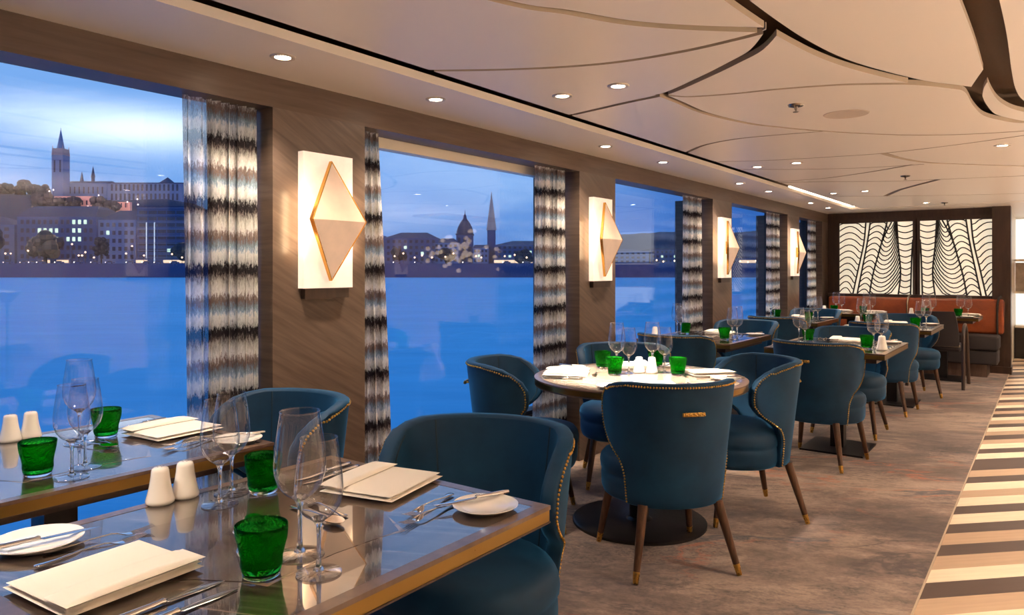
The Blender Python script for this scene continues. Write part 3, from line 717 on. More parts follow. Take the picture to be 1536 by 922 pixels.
# ------------------------------------------------------------------ tables
def table_square(name, x0, x1, y0, y1, lab, ped=True):
    cx, cy = (x0+x1)/2, (y0+y1)/2; hx, hy = (x1-x0)/2, (y1-y0)/2
    r = empty(name, (cx,cy,.004), 0, lab, 'table', 'square pedestal tables')
    zt = .746
    a = MB(); a.b2(-hx+.03,hx-.03,-hy+.03,hy-.03,zt-.02,zt); t = a.build('tabletop', M['top'], r, smooth=0)
    a = MB()
    for (ax0,ax1,ay0,ay1) in ((-hx,hx,hy-.03,hy),(-hx,hx,-hy,-hy+.03),(-hx,-hx+.03,-hy+.03,hy-.03),(hx-.03,hx,-hy+.03,hy-.03)): a.b2(ax0,ax1,ay0,ay1,zt-.009,zt+.0008)
    a.build('top_border', M['border'], r, smooth=0)
    a = MB(); a.b2(-hx+.002,hx-.002,-hy+.002,hy-.002,zt-.036,zt-.0095); a.build('brass_edge', M['brass_edge'], r, smooth=0)
    a = MB(); a.b2(-hx,hx,-hy,hy,zt-.040,zt-.036); a.b2(-hx+.06,hx-.06,-hy+.06,hy-.06,zt-.07,zt-.040); a.build('underframe', M['brown'], r, smooth=0)
    # geometric inlay: a hexagon of slim pale splinters around a warm star
    def star(Ro, Ri, ph=0):
        out = []
        for k in range(6):
            t0 = PI/6+k*PI/3; out.append((Ro*math.cos(t0)*1.02, Ro*math.sin(t0)*1.28)); t1 = t0+PI/6; out.append((Ri*math.cos(t1+ph)*1.02, Ri*math.sin(t1+ph)*1.28))
        return out
    a = MB(); a.prism(star(.262,.20,.16), zt, zt+.0004); a.build('inlay', M['inlay'], t, smooth=0)
    a = MB(); a.prism(star(.25,.205), zt, zt+.0008); a.build('star_inlay', M['inlay_brown'], t, smooth=0)
    a = MB(); a.b2(-.045,.045,-.045,.045,.012,zt-.07); a.build('pedestal', M['black'], r, smooth=0)
    a = MB(); a.b2(-.21,.21,-.24,.24,0,.012); a.build('base_plate', M['black'], r, smooth=0)
    return r
TB = {
 'T1': (-2.745,-1.99,.455,1.43,'square window-side table at the far left, nearest the camera','window-side front table'),
 'T2': (-1.715,-.94,.455,1.43,'largest square table in the lower left foreground with inlaid top','foreground table'),
 'T4': (-2.66,-1.90,5.29,6.27,'square window-side table just beyond the round table','third-window table'),
 'T5': (-1.64,-.865,5.24,6.20,'square table beside the aisle beyond the round table','aisle-side square table'),
 'T6': (-1.64,-.865,7.52,8.46,'second square table beside the aisle, nearer the banquette','second aisle table'),
 'T7': (-2.66,-1.93,7.9,8.85,'farthest square window-side table before the banquette','fourth-window table'),
 'T8': (-2.42,-1.70,9.80,10.46,'small square table at the window end of the banquette','left banquette table'),
 'T9': (-1.42,-.66,9.78,10.42,'small square table in front of the orange banquette near the passage','right banquette table'),
}
for k, v in TB.items(): table_square('square_table', v[0], v[1], v[2], v[3], v[4])
r = empty('round_table', (RTC[0],RTC[1],.004), 0, 'brightly lit round table with brass edge and disc base in the middle', 'table')
a = MB(); a.lathe([(.0005,.746),(.505,.746)], 72); a.build('tabletop', M['round_top'], r)
a = MB(); a.lathe([(.505,.7468),(.535,.7468),(.54,.744),(.54,.738),(.505,.738)], 72); a.build('top_border', M['border'], r)
a = MB(); a.lathe([(.53,.738),(.537,.736),(.537,.712),(.53,.710)], 72); a.build('brass_edge', M['brass_edge'], r)
a = MB(); a.lathe([(.537,.710),(.538,.706),(.45,.704),(.40,.68),(.0005,.68)], 72); a.build('underframe', M['brown'], r)
a = MB(); a.lathe([(.05,.68),(.05,.03),(.07,.016)], 32); a.build('pedestal', M['black'], r)
a = MB(); a.lathe([(.0005,.018),(.33,.018),(.34,.012),(.34,0)], 64); a.build('base_plate', M['black'], r)

# ------------------------------------------------------------------ tableware prototypes (resting on z = 0)
def wine_glass():
    r = empty('wine_glass', label='x', cat='wine glass')
    a = MB(); a.lathe([(.0035,.089),(.0055,.0925),(.012,.097),(.026,.107),(.037,.122),(.0428,.141),(.0438,.156),(.0418,.182),(.0375,.213),(.0328,.245),(.0335,.2462),(.0340,.245),(.0335,.2435),(.0330,.2440)], 44)
    a.build('bowl', M['crystal'], r, smooth=60)
    a = MB(); a.lathe([(.0005,.006),(.010,.007),(.0052,.014),(.0038,.03),(.0036,.06),(.0046,.083),(.0078,.0925),(.0120,.0973),(.0150,.0995),(.0110,.1025),(.0005,.104)], 20)
    a.build('stem', M['glass'], r, smooth=60)
    a = MB(); a.lathe([(.0005,0.0006),(.038,.0006),(.041,.0012),(.041,.0020),(.030,.0036),(.014,.0062),(.0005,.0075)], 36); a.build('foot', M['foot'], r, smooth=60)
    return r
def tumbler():
    r = empty('tumbler', label='x', cat='tumbler')
    wob = lambda a_, z: .028*math.sin(2*a_+z*40)*(z/.08)+.014*math.sin(3*a_-z*70)
    prof = [(.030,.010),(.034,.012),(.0365,.022),(.0362,.035),(.039,.050),(.0435,.068),(.0455,.082),(.0462,.092),(.0450,.0935),(.0435,.092),(.0428,.082),(.0405,.068),(.036,.050),(.0332,.035),(.0332,.026),(.029,.020),(.0005,.019)]
    a = MB(); a.lathe([(.0005,.010)]+prof, 40, wob=wob); a.build('bowl', M['green'], r, smooth=70)
    a = MB(); a.lathe([(.0005,.0),(.029,.0),(.033,.003),(.034,.008),(.032,.0095),(.0005,.0095)], 36); a.build('base', M['glass'], r, smooth=60)
    return r
def shaker():
    r = empty('shaker', label='x', cat='shaker')
    a = MB(); a.lathe([(.0005,0),(.029,0),(.032,.004),(.032,.010),(.0285,.022),(.024,.042),(.021,.062),(.0195,.076),(.0175,.0825),(.012,.0855),(.0005,.0865)], 36); b_ = a.build('body', M['porcelain'], r, smooth=60)
    a = MB()
    for k in range(5): a.ball((.007*math.cos(k*1.257),.007*math.sin(k*1.257),.0862), .0009, 6, 3)
    a.build('holes', M['black'], r)
    return r
def napkin():
    a = MB()
    def slab(x0,x1,y0,y1,z0,z1,pf,N=14):
        top=[];bot=[]
        for j in range(N+1):
            for i in range(N+1):
                u=i/N;v=j/N; e=min(1,min(u,1-u,)*9)**.5*min(1,min(v,1-v)*9)**.5
                x=x0+(x1-x0)*u; y=y0+(y1-y0)*v
                m_=(z0+z1)/2; top.append((x,y,m_+(z1-m_)*e+pf(u,v)*e)); bot.append((x,y,m_-(m_-z0)*e))
        n=N+1; F=[(j*n+i,j*n+i+1,(j+1)*n+i+1,(j+1)*n+i) for j in range(N) for i in range(N)]
        o=len(top); F+=[(o+j*n+i+1,o+j*n+i,o+(j+1)*n+i,o+(j+1)*n+i+1) for j in range(N) for i in range(N)]
        a.add(top+bot,F)
    slab(-.105,.105,-.12,.12,.0005,.014,lambda u,v:.0015*math.sin(5*u+3*v))
    slab(-.103,.098,-.117,.118,.012,.020,lambda u,v:.001*math.sin(4*u))
    slab(-.106,-.035,-.123,.121,.018,.029,lambda u,v:.003*math.sin(PI*v))
    o = a.build('napkin', M['linen'], smooth=50); tag(o, 'x', 'napkin'); return o
def plate():
    r = tag(MB_plate().build('bread_plate', M['porcelain'], smooth=50), 'x', 'plate'); return r
def MB_plate():
    a = MB(); a.lathe([(.0005,.003),(.045,.003),(.047,.0),(.05,.0),(.055,.004),(.072,.011),(.0755,.013),(.0755,.0145),(.071,.0135),(.055,.0085),(.050,.0065),(.0005,.0062)], 48); return a
def fork():
    r = empty('fork', label='x', cat='fork')
    a = MB(); a.ribbon([(-.10,.004,.003,.001),(-.098,.004,.0085,.0016),(-.085,.004,.009,.0018),(-.06,.005,.0052,.0017),(-.02,.010,.003,.0018),(.02,.012,.0028,.0018),(.032,.010,.0045,.0015)]); a.build('handle', M['steel'], r, smooth=60)
    a = MB(); a.ribbon([(.028,.011,.003,.0014),(.036,.008,.0095,.0011),(.046,.0055,.0125,.001),(.056,.0045,.0125,.001),(.058,.0045,.012,.001)])
    for k in range(4): a.ribbon([(.055,.0045,.0018,.0009,-.0098+.0065*k),(.08,.007,.0015,.0009,-.0096+.0064*k),(.10,.0115,.0006,.0005,-.0092+.0061*k)],6)
    a.build('tines', M['steel'], r, smooth=60); return r
def spoon():
    r = empty('spoon', label='x', cat='spoon')
    a = MB(); a.ribbon([(-.10,.004,.003,.001),(-.098,.004,.0085,.0016),(-.085,.004,.009,.0018),(-.06,.005,.0052,.0017),(-.02,.009,.003,.0018),(.03,.011,.0028,.0018),(.042,.009,.006,.0013)]); a.build('handle', M['steel'], r, smooth=60)
    a = MB(); N=12; top=[];bot=[]
    rings=[]
    for j in range(8):
        q=j/7; rings.append([(.0195*q*math.cos(2*PI*i/20)*(1-.12*math.sin(2*PI*i/20)), .068+.030*q*math.sin(2*PI*i/20), .0035+.0075*q*q) for i in range(20)])
    out=[[(x,y,z-.0014) for x,y,z in rg] for rg in rings[1:]]
    a.rings(list(reversed(rings[1:]))+[rings[0]],cap=False); a.rings([rings[-1]]+list(reversed(out)),cap=True); a.build('bowl', M['steel'], r, smooth=60); return r
def knife():
    r = empty('knife', label='x', cat='knife')
    a = MB(); a.ribbon([(-.11,.006,.004,.003),(-.108,.006,.0095,.0055),(-.09,.006,.0095,.0058),(-.04,.006,.0075,.005),(-.015,.006,.006,.0048),(-.012,.006,.0078,.0056),(-.008,.006,.0078,.0056),(-.005,.006,.005,.004)]); a.build('handle', M['steel'], r, smooth=60)
    a = MB(); a.ribbon([(-.006,.004,.005,.0018),(.0,.003,.009,.001),(.07,.002,.0105,.0008),(.10,.002,.008,.0007,.002),(.118,.002,.0015,.0005,.006)],8); a.build('blade', M['steel'], r, smooth=60); return r
WG, TU, SH, NA, PL, FO, SP, KN = wine_glass(), tumbler(), shaker(), napkin(), plate(), fork(), spoon(), knife()
ZT = .7505
GR = {WG:'wine glasses on the tables', TU:'green tumblers on the tables', SH:'white shakers on the tables', NA:'folded napkins', PL:'bread plates', FO:'table forks', SP:'dessert spoons', KN:'table knives'}
def put(p, x, y, rz, lab, z=ZT, s=None): return place(p, (x,y,z), D(rz), lab, GR[p], (s,)*3 if s else None)

def dress(key, full=True, gl=2, rough=None, skip=()):
    x0,x1,y0,y1,_,nm = TB[key]; cx, cy = (x0+x1)/2,(y0+y1)/2; dy = (y1-y0)/2-.485; dx = (x1-x0)/2-.385
    for sg, sd in ((1,'far'),(-1,'near')):
        def q(x, y): return cx+sg*(x+ (dx if x > 0 else -dx)), cy+sg*(y+(dy if abs(y) > .2 else 0))
        R0 = 0 if sg > 0 else 180
        j = lambda v: v+random.uniform(-3,3)
        T = 'of the %s setting on the %s' % (sd, nm)
        L = lambda d: '%s %s' % (d, T)
        if (sd,'napkin') not in skip: put(NA, *q(-.02,.355), R0+j(6), L('folded white napkin'))
        if (sd,'plate') not in skip:
            put(PL, *q(.285,.375), 0, L('small white bread plate'))
            if full: put(KN, *q(.275,.40), R0+158, L('butter knife laid across the plate'), ZT+.0125, .82)
        if full and (sd,'forks') not in skip:
            put(FO, *q(.165,.31), R0+184+j(2), L('inner fork beside the napkin')); put(FO, *q(.205,.285), R0+192+j(2), L('outer fork beside the bread plate'))
        elif not full and (sd,'forks') not in skip: put(FO, *q(.17,.33), R0+184+j(2), L('single visible fork'))
        if (sd,'knives') not in skip:
            put(KN, *q(-.185,.375), R0+180+j(3), L('dinner knife nearest the napkin'))
            if full: put(KN, *q(-.225,.375), R0+180+j(2), L('outer dinner knife'))
        if full and (sd,'dessert') not in skip:
            put(SP, *q(-.03,.175), R0+97+j(3), L('dessert spoon above the napkin')); put(FO, *q(.01,.135), R0-82+j(3), L('dessert fork above the napkin'), None or ZT, .88)
        if (sd,'tumbler') not in skip: put(TU, *q(-.246+.03*(sg<0),.15), random.uniform(0,360), L('green glass tumbler'))
        if (sd,'glasses') not in skip:
            put(WG, *q(-.24,.04), 0, L('wine glass nearer the table middle')); put(WG, *q(-.30,.10), 0, L('wine glass nearer the table edge'), ZT, 1.06)

# foreground table, measured piece by piece
F_ = 'on the foreground table'
put(WG,-1.565,.976,0,'wine glass left of the back tumbler, closer to camera, '+F_); put(WG,-1.625,1.045,0,'wine glass at the window edge behind its twin '+F_,ZT,1.0)
put(WG,-1.068,.862,0,'nearest short wine glass right of the front green tumbler '+F_); put(WG,-1.165,.895,0,'tallest wine glass standing just behind the nearest one '+F_,ZT,1.13)
put(TU,-1.565,1.093,20,'green tumbler behind the wine glasses, far half of the foreground table'); put(TU,-1.143,.795,75,'largest green tumbler at the front of the foreground table')
put(SH,-1.690,.900,0,'left white shaker of the pair on the foreground table edge'); put(SH,-1.690,.962,0,'right white shaker of the pair on the foreground table edge')
put(NA,-1.365,1.305,D(0)-84+90+6,'folded white napkin in front of the largest chair '+F_); put(NA,-1.345,.620,180+4,'large folded white napkin at the bottom left '+F_)
put(PL,-1.045,1.318,0,'small white bread plate at the far right corner '+F_); put(KN,-1.085,1.325,185-28,'knife resting across the right bread plate '+F_,ZT+.0135,.85)
put(FO,-1.160,1.255,180+10,'fork nearest the far napkin '+F_); put(FO,-1.120,1.215,180+4,'fork crossing beside the right bread plate '+F_)
put(KN,-1.545,1.295,180+4,'dinner knife left of the far napkin '+F_); put(KN,-1.585,1.300,180+4,'outermost dinner knife left of the far napkin '+F_)
put(PL,-1.625,.615,0,'small white bread plate at the left picture edge '+F_,ZT,1.1); put(KN,-1.61,.62,-8,'knife resting across the left bread plate '+F_,ZT+.0145,.85)
put(FO,-1.500,.665,-4,'fork beside the large near napkin '+F_); put(FO,-1.545,.700,-12,'fork touching the left bread plate '+F_)
put(KN,-1.175,.640,2,'dinner knife beside the large near napkin '+F_); put(KN,-1.125,.635,3,'outer dinner knife nearest the brass edge '+F_)
put(SP,-1.345,.905,50,'dessert spoon with bowl turned up by the front tumbler '+F_); put(FO,-1.30,.855,-118,'dessert fork crossing under the spoon by the front tumbler '+F_,ZT,.88)
put(SP,-1.315,1.055,-96,'dessert spoon in the middle behind the tall glasses '+F_); put(FO,-1.345,1.10,84,'dessert fork in the middle behind the tall glasses '+F_,ZT,.88)
# window-side front table
W_ = 'on the window-side front table'
put(WG,-2.470,1.055,0,'tallest wine glass at the window side '+W_,ZT,1.08); put(WG,-2.165,.940,0,'right wine glass of the cluster '+W_); put(WG,-2.085,.872,0,'front wine glass of the cluster '+W_)
put(TU,-2.18,.827,10,'green tumbler at the left picture edge '+W_); put(TU,-2.50,1.150,70,'green tumbler near the glass behind the cluster '+W_)
put(SH,-2.69,1.0,0,'right white shaker against the window '+W_); put(SH,-2.685,.94,0,'left white shaker against the window '+W_)
put(NA,-2.385,1.315,4,'folded white napkin '+W_); put(PL,-2.09,1.365,0,'small white bread plate at the right corner '+W_); put(KN,-2.11,1.37,158,'knife laid across the bread plate '+W_,ZT+.0135,.85)
put(KN,-2.57,1.32,184,'dinner knife left of the napkin '+W_); put(KN,-2.61,1.32,184,'outermost dinner knife left of the napkin '+W_)
put(FO,-2.215,1.28,188,'inner fork right of the napkin '+W_); put(FO,-2.17,1.25,192,'outer fork by the bread plate '+W_)
put(FO,-2.37,1.10,-100,'dessert fork near the rear tumbler '+W_,ZT,.88); put(SP,-2.40,1.06,-70,'dessert spoon near the rear tumbler '+W_)
put(PL,-2.66,.62,0,'small white bread plate at the near window corner '+W_); put(NA,-2.36,.62,184,'near folded napkin cut by the picture edge '+W_)
dress('T4'); dress('T5')
put(SH,-2.60,5.50,0,'white shaker by the glass on the third-window table'); put(SH,-.93,5.52,0,'tall white shaker at the aisle corner of the aisle-side square table',ZT,1.15)
dress('T6', False); dress('T7', False); put(SH,-1.56,7.95,0,'white shaker on the second aisle table'); 
for k in ('T8','T9'):
    x0,x1,y0,y1,_,nm = TB[k]; cx, cy = (x0+x1)/2,(y0+y1)/2
    for sg, sd in ((1,'right'),(-1,'left')):
        T = 'at the %s end of the %s' % (sd, nm)
        put(WG,cx+sg*.18,cy-.02,0,'taller wine glass '+T,ZT,1.05); put(WG,cx+sg*.18+.08,cy-.07,0,'shorter wine glass '+T,ZT,.95)
        put(TU,cx+sg*.17+.0,cy-.17,0,'green tumbler '+T); put(NA,cx+sg*.2+.05,cy+.18,90,'folded napkin '+T); put(PL,cx+sg*.27,cy-.24,0,'bread plate '+T)
    put(SH,x0+.06,cy-.12,0,'white shaker at the left edge of the '+nm)
# round table, four settings facing the four chairs
NM = [('near aisle-side chair',-50),('far aisle-side chair',48),('far window-side chair',124),('window-side chair at the left',205)]
for nm, a_ in NM:
    ca, sa = math.cos(D(a_)), math.sin(D(a_))
    def q(rx, t): return RTC[0]+ca*rx-sa*t, RTC[1]+sa*rx+ca*t
    T = 'on the round table before the %s' % nm
    put(NA,*q(.375,0),a_+90,'folded white napkin '+T,s=.95); put(PL,*q(.37,-.215),0,'bread plate '+T); put(KN,*q(.37,-.22),a_+60,'knife on the bread plate '+T,ZT+.0135,.8)
    put(FO,*q(.36,-.13),a_+90+180-4,'fork '+T); put(KN,*q(.38,.14),a_-90,'inner dinner knife '+T,s=.95); put(KN,*q(.38,.175),a_-88,'outer dinner knife '+T,s=.95)
    put(SP,*q(.225,0),a_,'dessert spoon '+T,s=.8)
for x, y, nm in ((-2.02,3.60,'leftmost'),(-1.835,3.40,'second from left'),(-1.79,3.80,'third from left'),(-1.565,3.585,'rightmost')): put(TU,x,y,random.uniform(0,300),'%s green tumbler on the round table' % nm)
for x, y, nm, s in ((-1.885,3.515,'tallest left',1.07),(-1.80,3.49,'second from left',.98),(-1.745,3.66,'third from left',1.07),(-1.66,3.63,'rightmost',.98)): put(WG,x,y,0,'%s wine glass in the middle of the round table' % nm,ZT,s)
put(SH,-1.77,3.55,0,'left white shaker at the centre of the round table'); put(SH,-1.71,3.58,0,'right white shaker at the centre of the round table')

# ------------------------------------------------------------------ banquette and booth wall
r = empty('banquette', (-1.5,10.8,0), 0, 'long orange leather banquette with charcoal box seat along the end wall', 'banquette')
Y0 = YB-10.8-.125
a = MB(); a.rbox(-1.0,1.03,Y0-.15,Y0-.003,.50,.93,.03); a.build('leather_back', M['leather'], r)
a = MB(); a.rbox(-1.0,1.0,-.42,Y0-.15,.33,.50,.03); a.build('seat_cushion', M['uphol'], r)
a = MB(); a.rbox(-1.0,.99,-.40,Y0-.15,.16,.33,.025); a.build('seat_base', M['uphol'], r)
a = MB(); a.b2(-1.0,.88,-.32,Y0-.02,0,.16); a.build('plinth', M['border'], r, smooth=0)
for k, x_ in enumerate((-.02,.965)):
    a = MB(); a.tube(spline([(x_,Y0-.17,.50),(x_,Y0-.175,.80),(x_+.01,Y0-.15,.93),(x_+.035,Y0-.08,.965)],6), .010, 10, flat=1.4); a.build('divider', M['chrome'] if k == 0 else M['black'], r)

def art_panel(mirror, cx, lab):
    W, H2 = .915, .98; z0 = .985-.02
    r = empty('art_panel', (cx, YB-.002, z0), 0, lab, 'decorative panel', 'backlit decorative panels')
    a = MB(); a.b2(-W/2,W/2,-.012,0,0,H2); g = a.build('glass_sheet', M['art'], r, smooth=0)
    a = MB()
    for x0_,x1_,z0_,z1_ in ((-W/2-.05,-W/2,-.05,H2+.05),(W/2,W/2+.05,-.05,H2+.05),(-W/2,W/2,-.05,0),(-W/2,W/2,H2,H2+.05)): a.b2(x0_,x1_,-.035,0,z0_,z1_)
    a.build('frame', M['brown'], r, smooth=0)
    mx = lambda x: (x if not mirror else 1-x)
    # outlines measured as fractions of the panel, left panel orientation
    Ls = {'0':[(0,0),(0,1)], 'a':[(.19,0),(.26,.33),(.34,.7),(.37,1)], 'b':[(.25,0),(.31,.3),(.39,.72),(.43,1)], 'c':[(.42,0),(.47,.28),(.56,.62),(.66,1)], 'c2':[(.56,.62),(.62,.82),(.62,1)],
          'e':[(.81,0),(.84,.3),(.81,.65),(.79,1)], 'f':[(.97,0),(.985,.5),(1,.75)], 'g':[(1,0),(1,1)]}
    def xy(u, v): return (-W/2+W*mx(u), -.016, H2*v)
    def X(k, v):
        p = Ls[k]
        if v <= p[0][1]: return p[0][0]
        for (x0_,v0),(x1_,v1) in zip(p,p[1:]):
            if v0 <= v <= v1: return x0_+(x1_-x0_)*(v-v0)/(v1-v0)
        return p[-1][0]
    for k in 'abcef':
        a = MB(); a.tube(spline([xy(u,v) for u,v in Ls[k]],6), .010, 6); a.build('leading', M['black'], g)
    a = MB(); a.tube(spline([xy(.72,1),xy(.62,.8),xy(.55,.6)],6), .009, 6); a.build('leading', M['black'], g)
    rib = MB()
    def ribs(k0,k1,v0,v1,n,fn):
        for i in range(n):
            v = v0+(v1-v0)*i/(n-1); pts = []
            for q in range(9):
                t = q/8; vv = v+fn(t); 
                vv = min(max(vv,.0),1.0)
                u = X(k0,vv)+(X(k1,vv)-X(k0,vv))*t; pts.append(xy(u,vv))
            if max(p[2] for p in pts)-min(p[2] for p in pts) < .002 and (pts[0][2] < .001 or pts[0][2] > H2-.001): continue
            rib.tube(pts, .0075, 5)
    ribs('0','a',.02,.98,12,lambda t: .085*math.sin(PI*min(1,t*1.1))-.05*t)
    ribs('b','c',.0,.97,13,lambda t: .065*math.sin(PI*t))
    ribs('c','e',-.02,.97,17,lambda t: .22*t*t-.11*math.sin(PI*t))
    ribs('e','f',.04,.96,12,lambda t: -.03*math.sin(PI*t))
    rib.build('wave_leading', M['black'], g)
art_panel(False, -1.98+.03, 'left backlit glass panel with flowing black wave lines above the banquette')
art_panel(True, -.92-.03, 'right backlit glass panel with flowing black wave lines above the banquette')
b = MB(); b.b2(-2.55,-.62,YB-.12,YB,.93,.965); struct('trim_2', b, M['brown'], smooth=0)

# lit shelving beyond the passage (seen past the end post and mirrored in the third window)
M['litshelf'] = emis('backlit_shelf_wall', (1,.93,.84,1), .55)
r = empty('bar_shelving', (.75,13.2,0), 0, 'white backlit bar shelving in the passage behind the end post', 'shelving')
a = MB(); a.b2(-1.18,1.2,.1,.14,.45,2.05); a.build('back_panel', M['litshelf'], r, smooth=0)
a = MB(); a.b2(-1.18,1.2,-.2,.14,0,.45); a.build('cabinet', M['black'], r, smooth=0)
for z in (.45,.95,1.42): a = MB(); a.b2(-1.18,1.2,-.2,.1,z,z+.03); a.build('shelf', M['cream'], r, smooth=0)
a = MB(); a.b2(-1.18,1.2,.02,.1,.98,1.40); a.build('marble_panel', grain('grey_marble', lin(150,138,128), lin(214,204,194), (1,1,1),(0,0,0),.3,6), r, smooth=0)
a = MB(); a.tube([(-.9,-.18,1.62),(1.1,-.18,1.62)], .01, 8); a.tube([(-.4,-.18,1.62),(-.4,-.18,2.08)], .012, 8); a.build('glass_rail', M['black'], r)
for k in range(8):
    o = put(WG, .55+.11*k, 13.02, 0, 'wine glass hanging upside down below the bar rail', 1.60); o.rotation_euler = (PI,0,0)
a = MB(); a.lathe([(.0005,0),(.05,0),(.07,.05),(.06,.11),(.055,.11),(.0005,.02)], 20, (-.33,13.08,.98)); 
# chandelier over the far side of the room (mirrored in the second window)
r = empty('chandelier', (1.55,8.5,ZC), 0, 'cluster chandelier of small glowing glass drops mirrored in the second window', 'chandelier')
M['drop'] = emis('glowing_drop', (1,.68,.40,1), 1.5)
a = MB(); a.b2(-.3,.3,-.8,.8,-.03,0); a.build('canopy', M['gold'], r, smooth=0)
random.seed(3); proto = None
for k in range(64):
    y = random.gauss(0,.38); z = -.52+random.gauss(0,.13); x = random.uniform(-.25,.25); y = max(-.8,min(.8,y)); z = min(-.2,z)
    if proto is None:
        a = MB(); a.lathe([(.0005,-.035),(.026,-.028),(.036,-.01),(.030,.01),(.008,.03),(.0005,.035)], 10); o = a.build('drop', M['drop'], r)
        a = MB(); a.tube([(0,0,.03),(0,0,.25)], .0012, 4); a.build('wire', M['gold'], o); proto = o; o.location = (x,y,z)
    else:
        o = copy_tree(proto, r); o.location = (x,y,z)
# cream pillar on the far side, lit, mirrored at the left of the first window
b = MB(); b.b2(2.6,3.15,1.4,3.3,.56,2.09); struct('wall_pillar', b, M['cream'], smooth=0)

# ------------------------------------------------------------------ outside: river, embankment and city
def bank(px, d): return (px-768)/1100*d        # metres along the far bank at distance d
def hz(py, d): return 1.30+(404-py)/1100*d      # height above the saloon floor
def city_root(name, px, d, z, lab, cat, group=None): 
    u = bank(px, d); c_, s_ = math.cos(YAW), math.sin(YAW)
    return empty(name, (-s_*d+c_*u, c_*d+s_*u, z), YAW, lab, cat, group)
b = MB(); b.box(-300,400,-2.75,3000,3000,.1,YAW); struct('river', b, M['water'], smooth=0)
STREET = 4.3
q = empty('quay', (0,0,0), YAW); tag(q, kind='structure')
b = MB(); b.b2(-700,900,367,372,-2.7,STREET); b.build('quay_wall', M['quay'], q, smooth=0)
b = MB(); b.b2(-700,900,372,900,STREET-1,STREET); b.build('street', M['quay'], q, smooth=0)
# hills
def hill(name, d0, d1, prof, lab):
    a = MB(); V = []; n = 60; rows = 6
    pxs = [prof[0][0]+(prof[-1][0]-prof[0][0])*i/n for i in range(n+1)]
    for j in range(rows+1):
        t = j/rows; d = d0+(d1-d0)*t
        for px in pxs:
            y = next((p0[1]+(p1[1]-p0[1])*(px-p0[0])/(p1[0]-p0[0]) for p0, p1 in zip(prof, prof[1:]) if p0[0] <= px <= p1[0]), prof[-1][1])
            top = hz(y, d1); k = math.sin(min(1,t*1.25)*PI/2)
            V.append((bank(px, d1), d, STREET+(top-STREET)*k+1.0*math.sin(px*.9+j*2)*k))
    a.add(V, [(j*(n+1)+i,j*(n+1)+i+1,(j+1)*(n+1)+i+1,(j+1)*(n+1)+i) for j in range(rows) for i in range(n)])
    m = len(V)
    a.add([(V[rows*(n+1)][0],d1+120,STREET),(V[-1][0],d1+120,STREET),V[-1],V[rows*(n+1)]], [(0,1,2,3)])
    o = a.build(name, M['hill'], smooth=60, fix=False); o.rotation_euler = (0,0,YAW); return tag(o, kind='structure')
hill('hill', 500, 640, [(-260,290),(-100,285),(0,294),(80,297),(180,305),(290,304),(380,345),(470,385),(560,395)], '')
hill('hill', 800, 1100, [(400,395),(560,385),(650,383),(760,380),(850,362),(930,354),(1010,350),(1080,352),(1150,346),(1230,350),(1350,352)], '')

def windows(r, w, h, rows, cols, z0, z1, m, lit=None, frac=.55, hfrac=.5, nm='window', mlit=None):
    dx = w/cols; dz = (z1-z0)/rows; first = {}
    for j in range(rows):
        for i in range(cols):
            on = lit and (j,i) in lit
            mm = (mlit or M['win_warm']) if on else m
            if mm.name not in first:
                a = MB(); a.b2(-dx*frac/2,dx*frac/2,-.25,.05,0,dz*hfrac); o = a.build(nm, mm, r, smooth=0); first[mm.name] = o
            else: o = first[mm.name].copy(); COL.objects.link(o); o.parent = r
            o.location = (-w/2+dx*(i+.5), 0, z0+dz*(j+.25))
def building(px0, px1, ytop, d, dep, m, lab, rows=4, cols=7, lit=None, roof='flat', ybot=392, roofm=None, name='building', frac=.5, mlit=None, hfrac=.5):
    z0 = hz(ybot,d) if ybot != 392 else STREET; w = (px1-px0)/1100*d*.975; h = hz(ytop,d)-z0
    r = city_root(name, (px0+px1)/2, d, z0, lab, 'building')
    body = h*(.8 if roof in ('mansard','gable','hip') else 1)
    a = MB(); a.b2(-w/2,w/2,0,dep,0,body); a.build('walls', m, r, smooth=0)
    a = MB(); rm = roofm or M['stone_haze_dark']
    if roof == 'flat': a.b2(-w/2-.4,w/2+.4,-.4,dep,body,body+h*.04)
    elif roof == 'mansard': a.rings([[(-w/2,0,body),(w/2,0,body),(w/2,dep,body),(-w/2,dep,body)],[(-w/2+w*.05,dep*.2,h*.95),(w/2-w*.05,dep*.2,h*.95),(w/2-w*.05,dep*.8,h*.95),(-w/2+w*.05,dep*.8,h*.95)],[(-w/2+w*.1,dep*.35,h),(w/2-w*.1,dep*.35,h),(w/2-w*.1,dep*.65,h),(-w/2+w*.1,dep*.65,h)]])
    elif roof == 'gable': a.add([(-w/2,0,body),(w/2,0,body),(w/2,dep,body),(-w/2,dep,body),(-w/2+w*.03,dep/2,h),(w/2-w*.03,dep/2,h)],[(0,1,5,4),(2,3,4,5),(1,2,5),(3,0,4)])
    elif roof == 'hip': a.add([(-w/2,0,body),(w/2,0,body),(w/2,dep,body),(-w/2,dep,body),(-w*.25,dep/2,h),(w*.25,dep/2,h)],[(0,1,5,4),(2,3,4,5),(1,2,5),(3,0,4)])
    a.build('roof', rm, r, smooth=0)
    if rows: windows(r, w*.94, h, rows, cols, body*.08, body*.98, M['win_dark'], lit, frac, mlit=mlit, hfrac=hfrac)
    return r, w, h, body
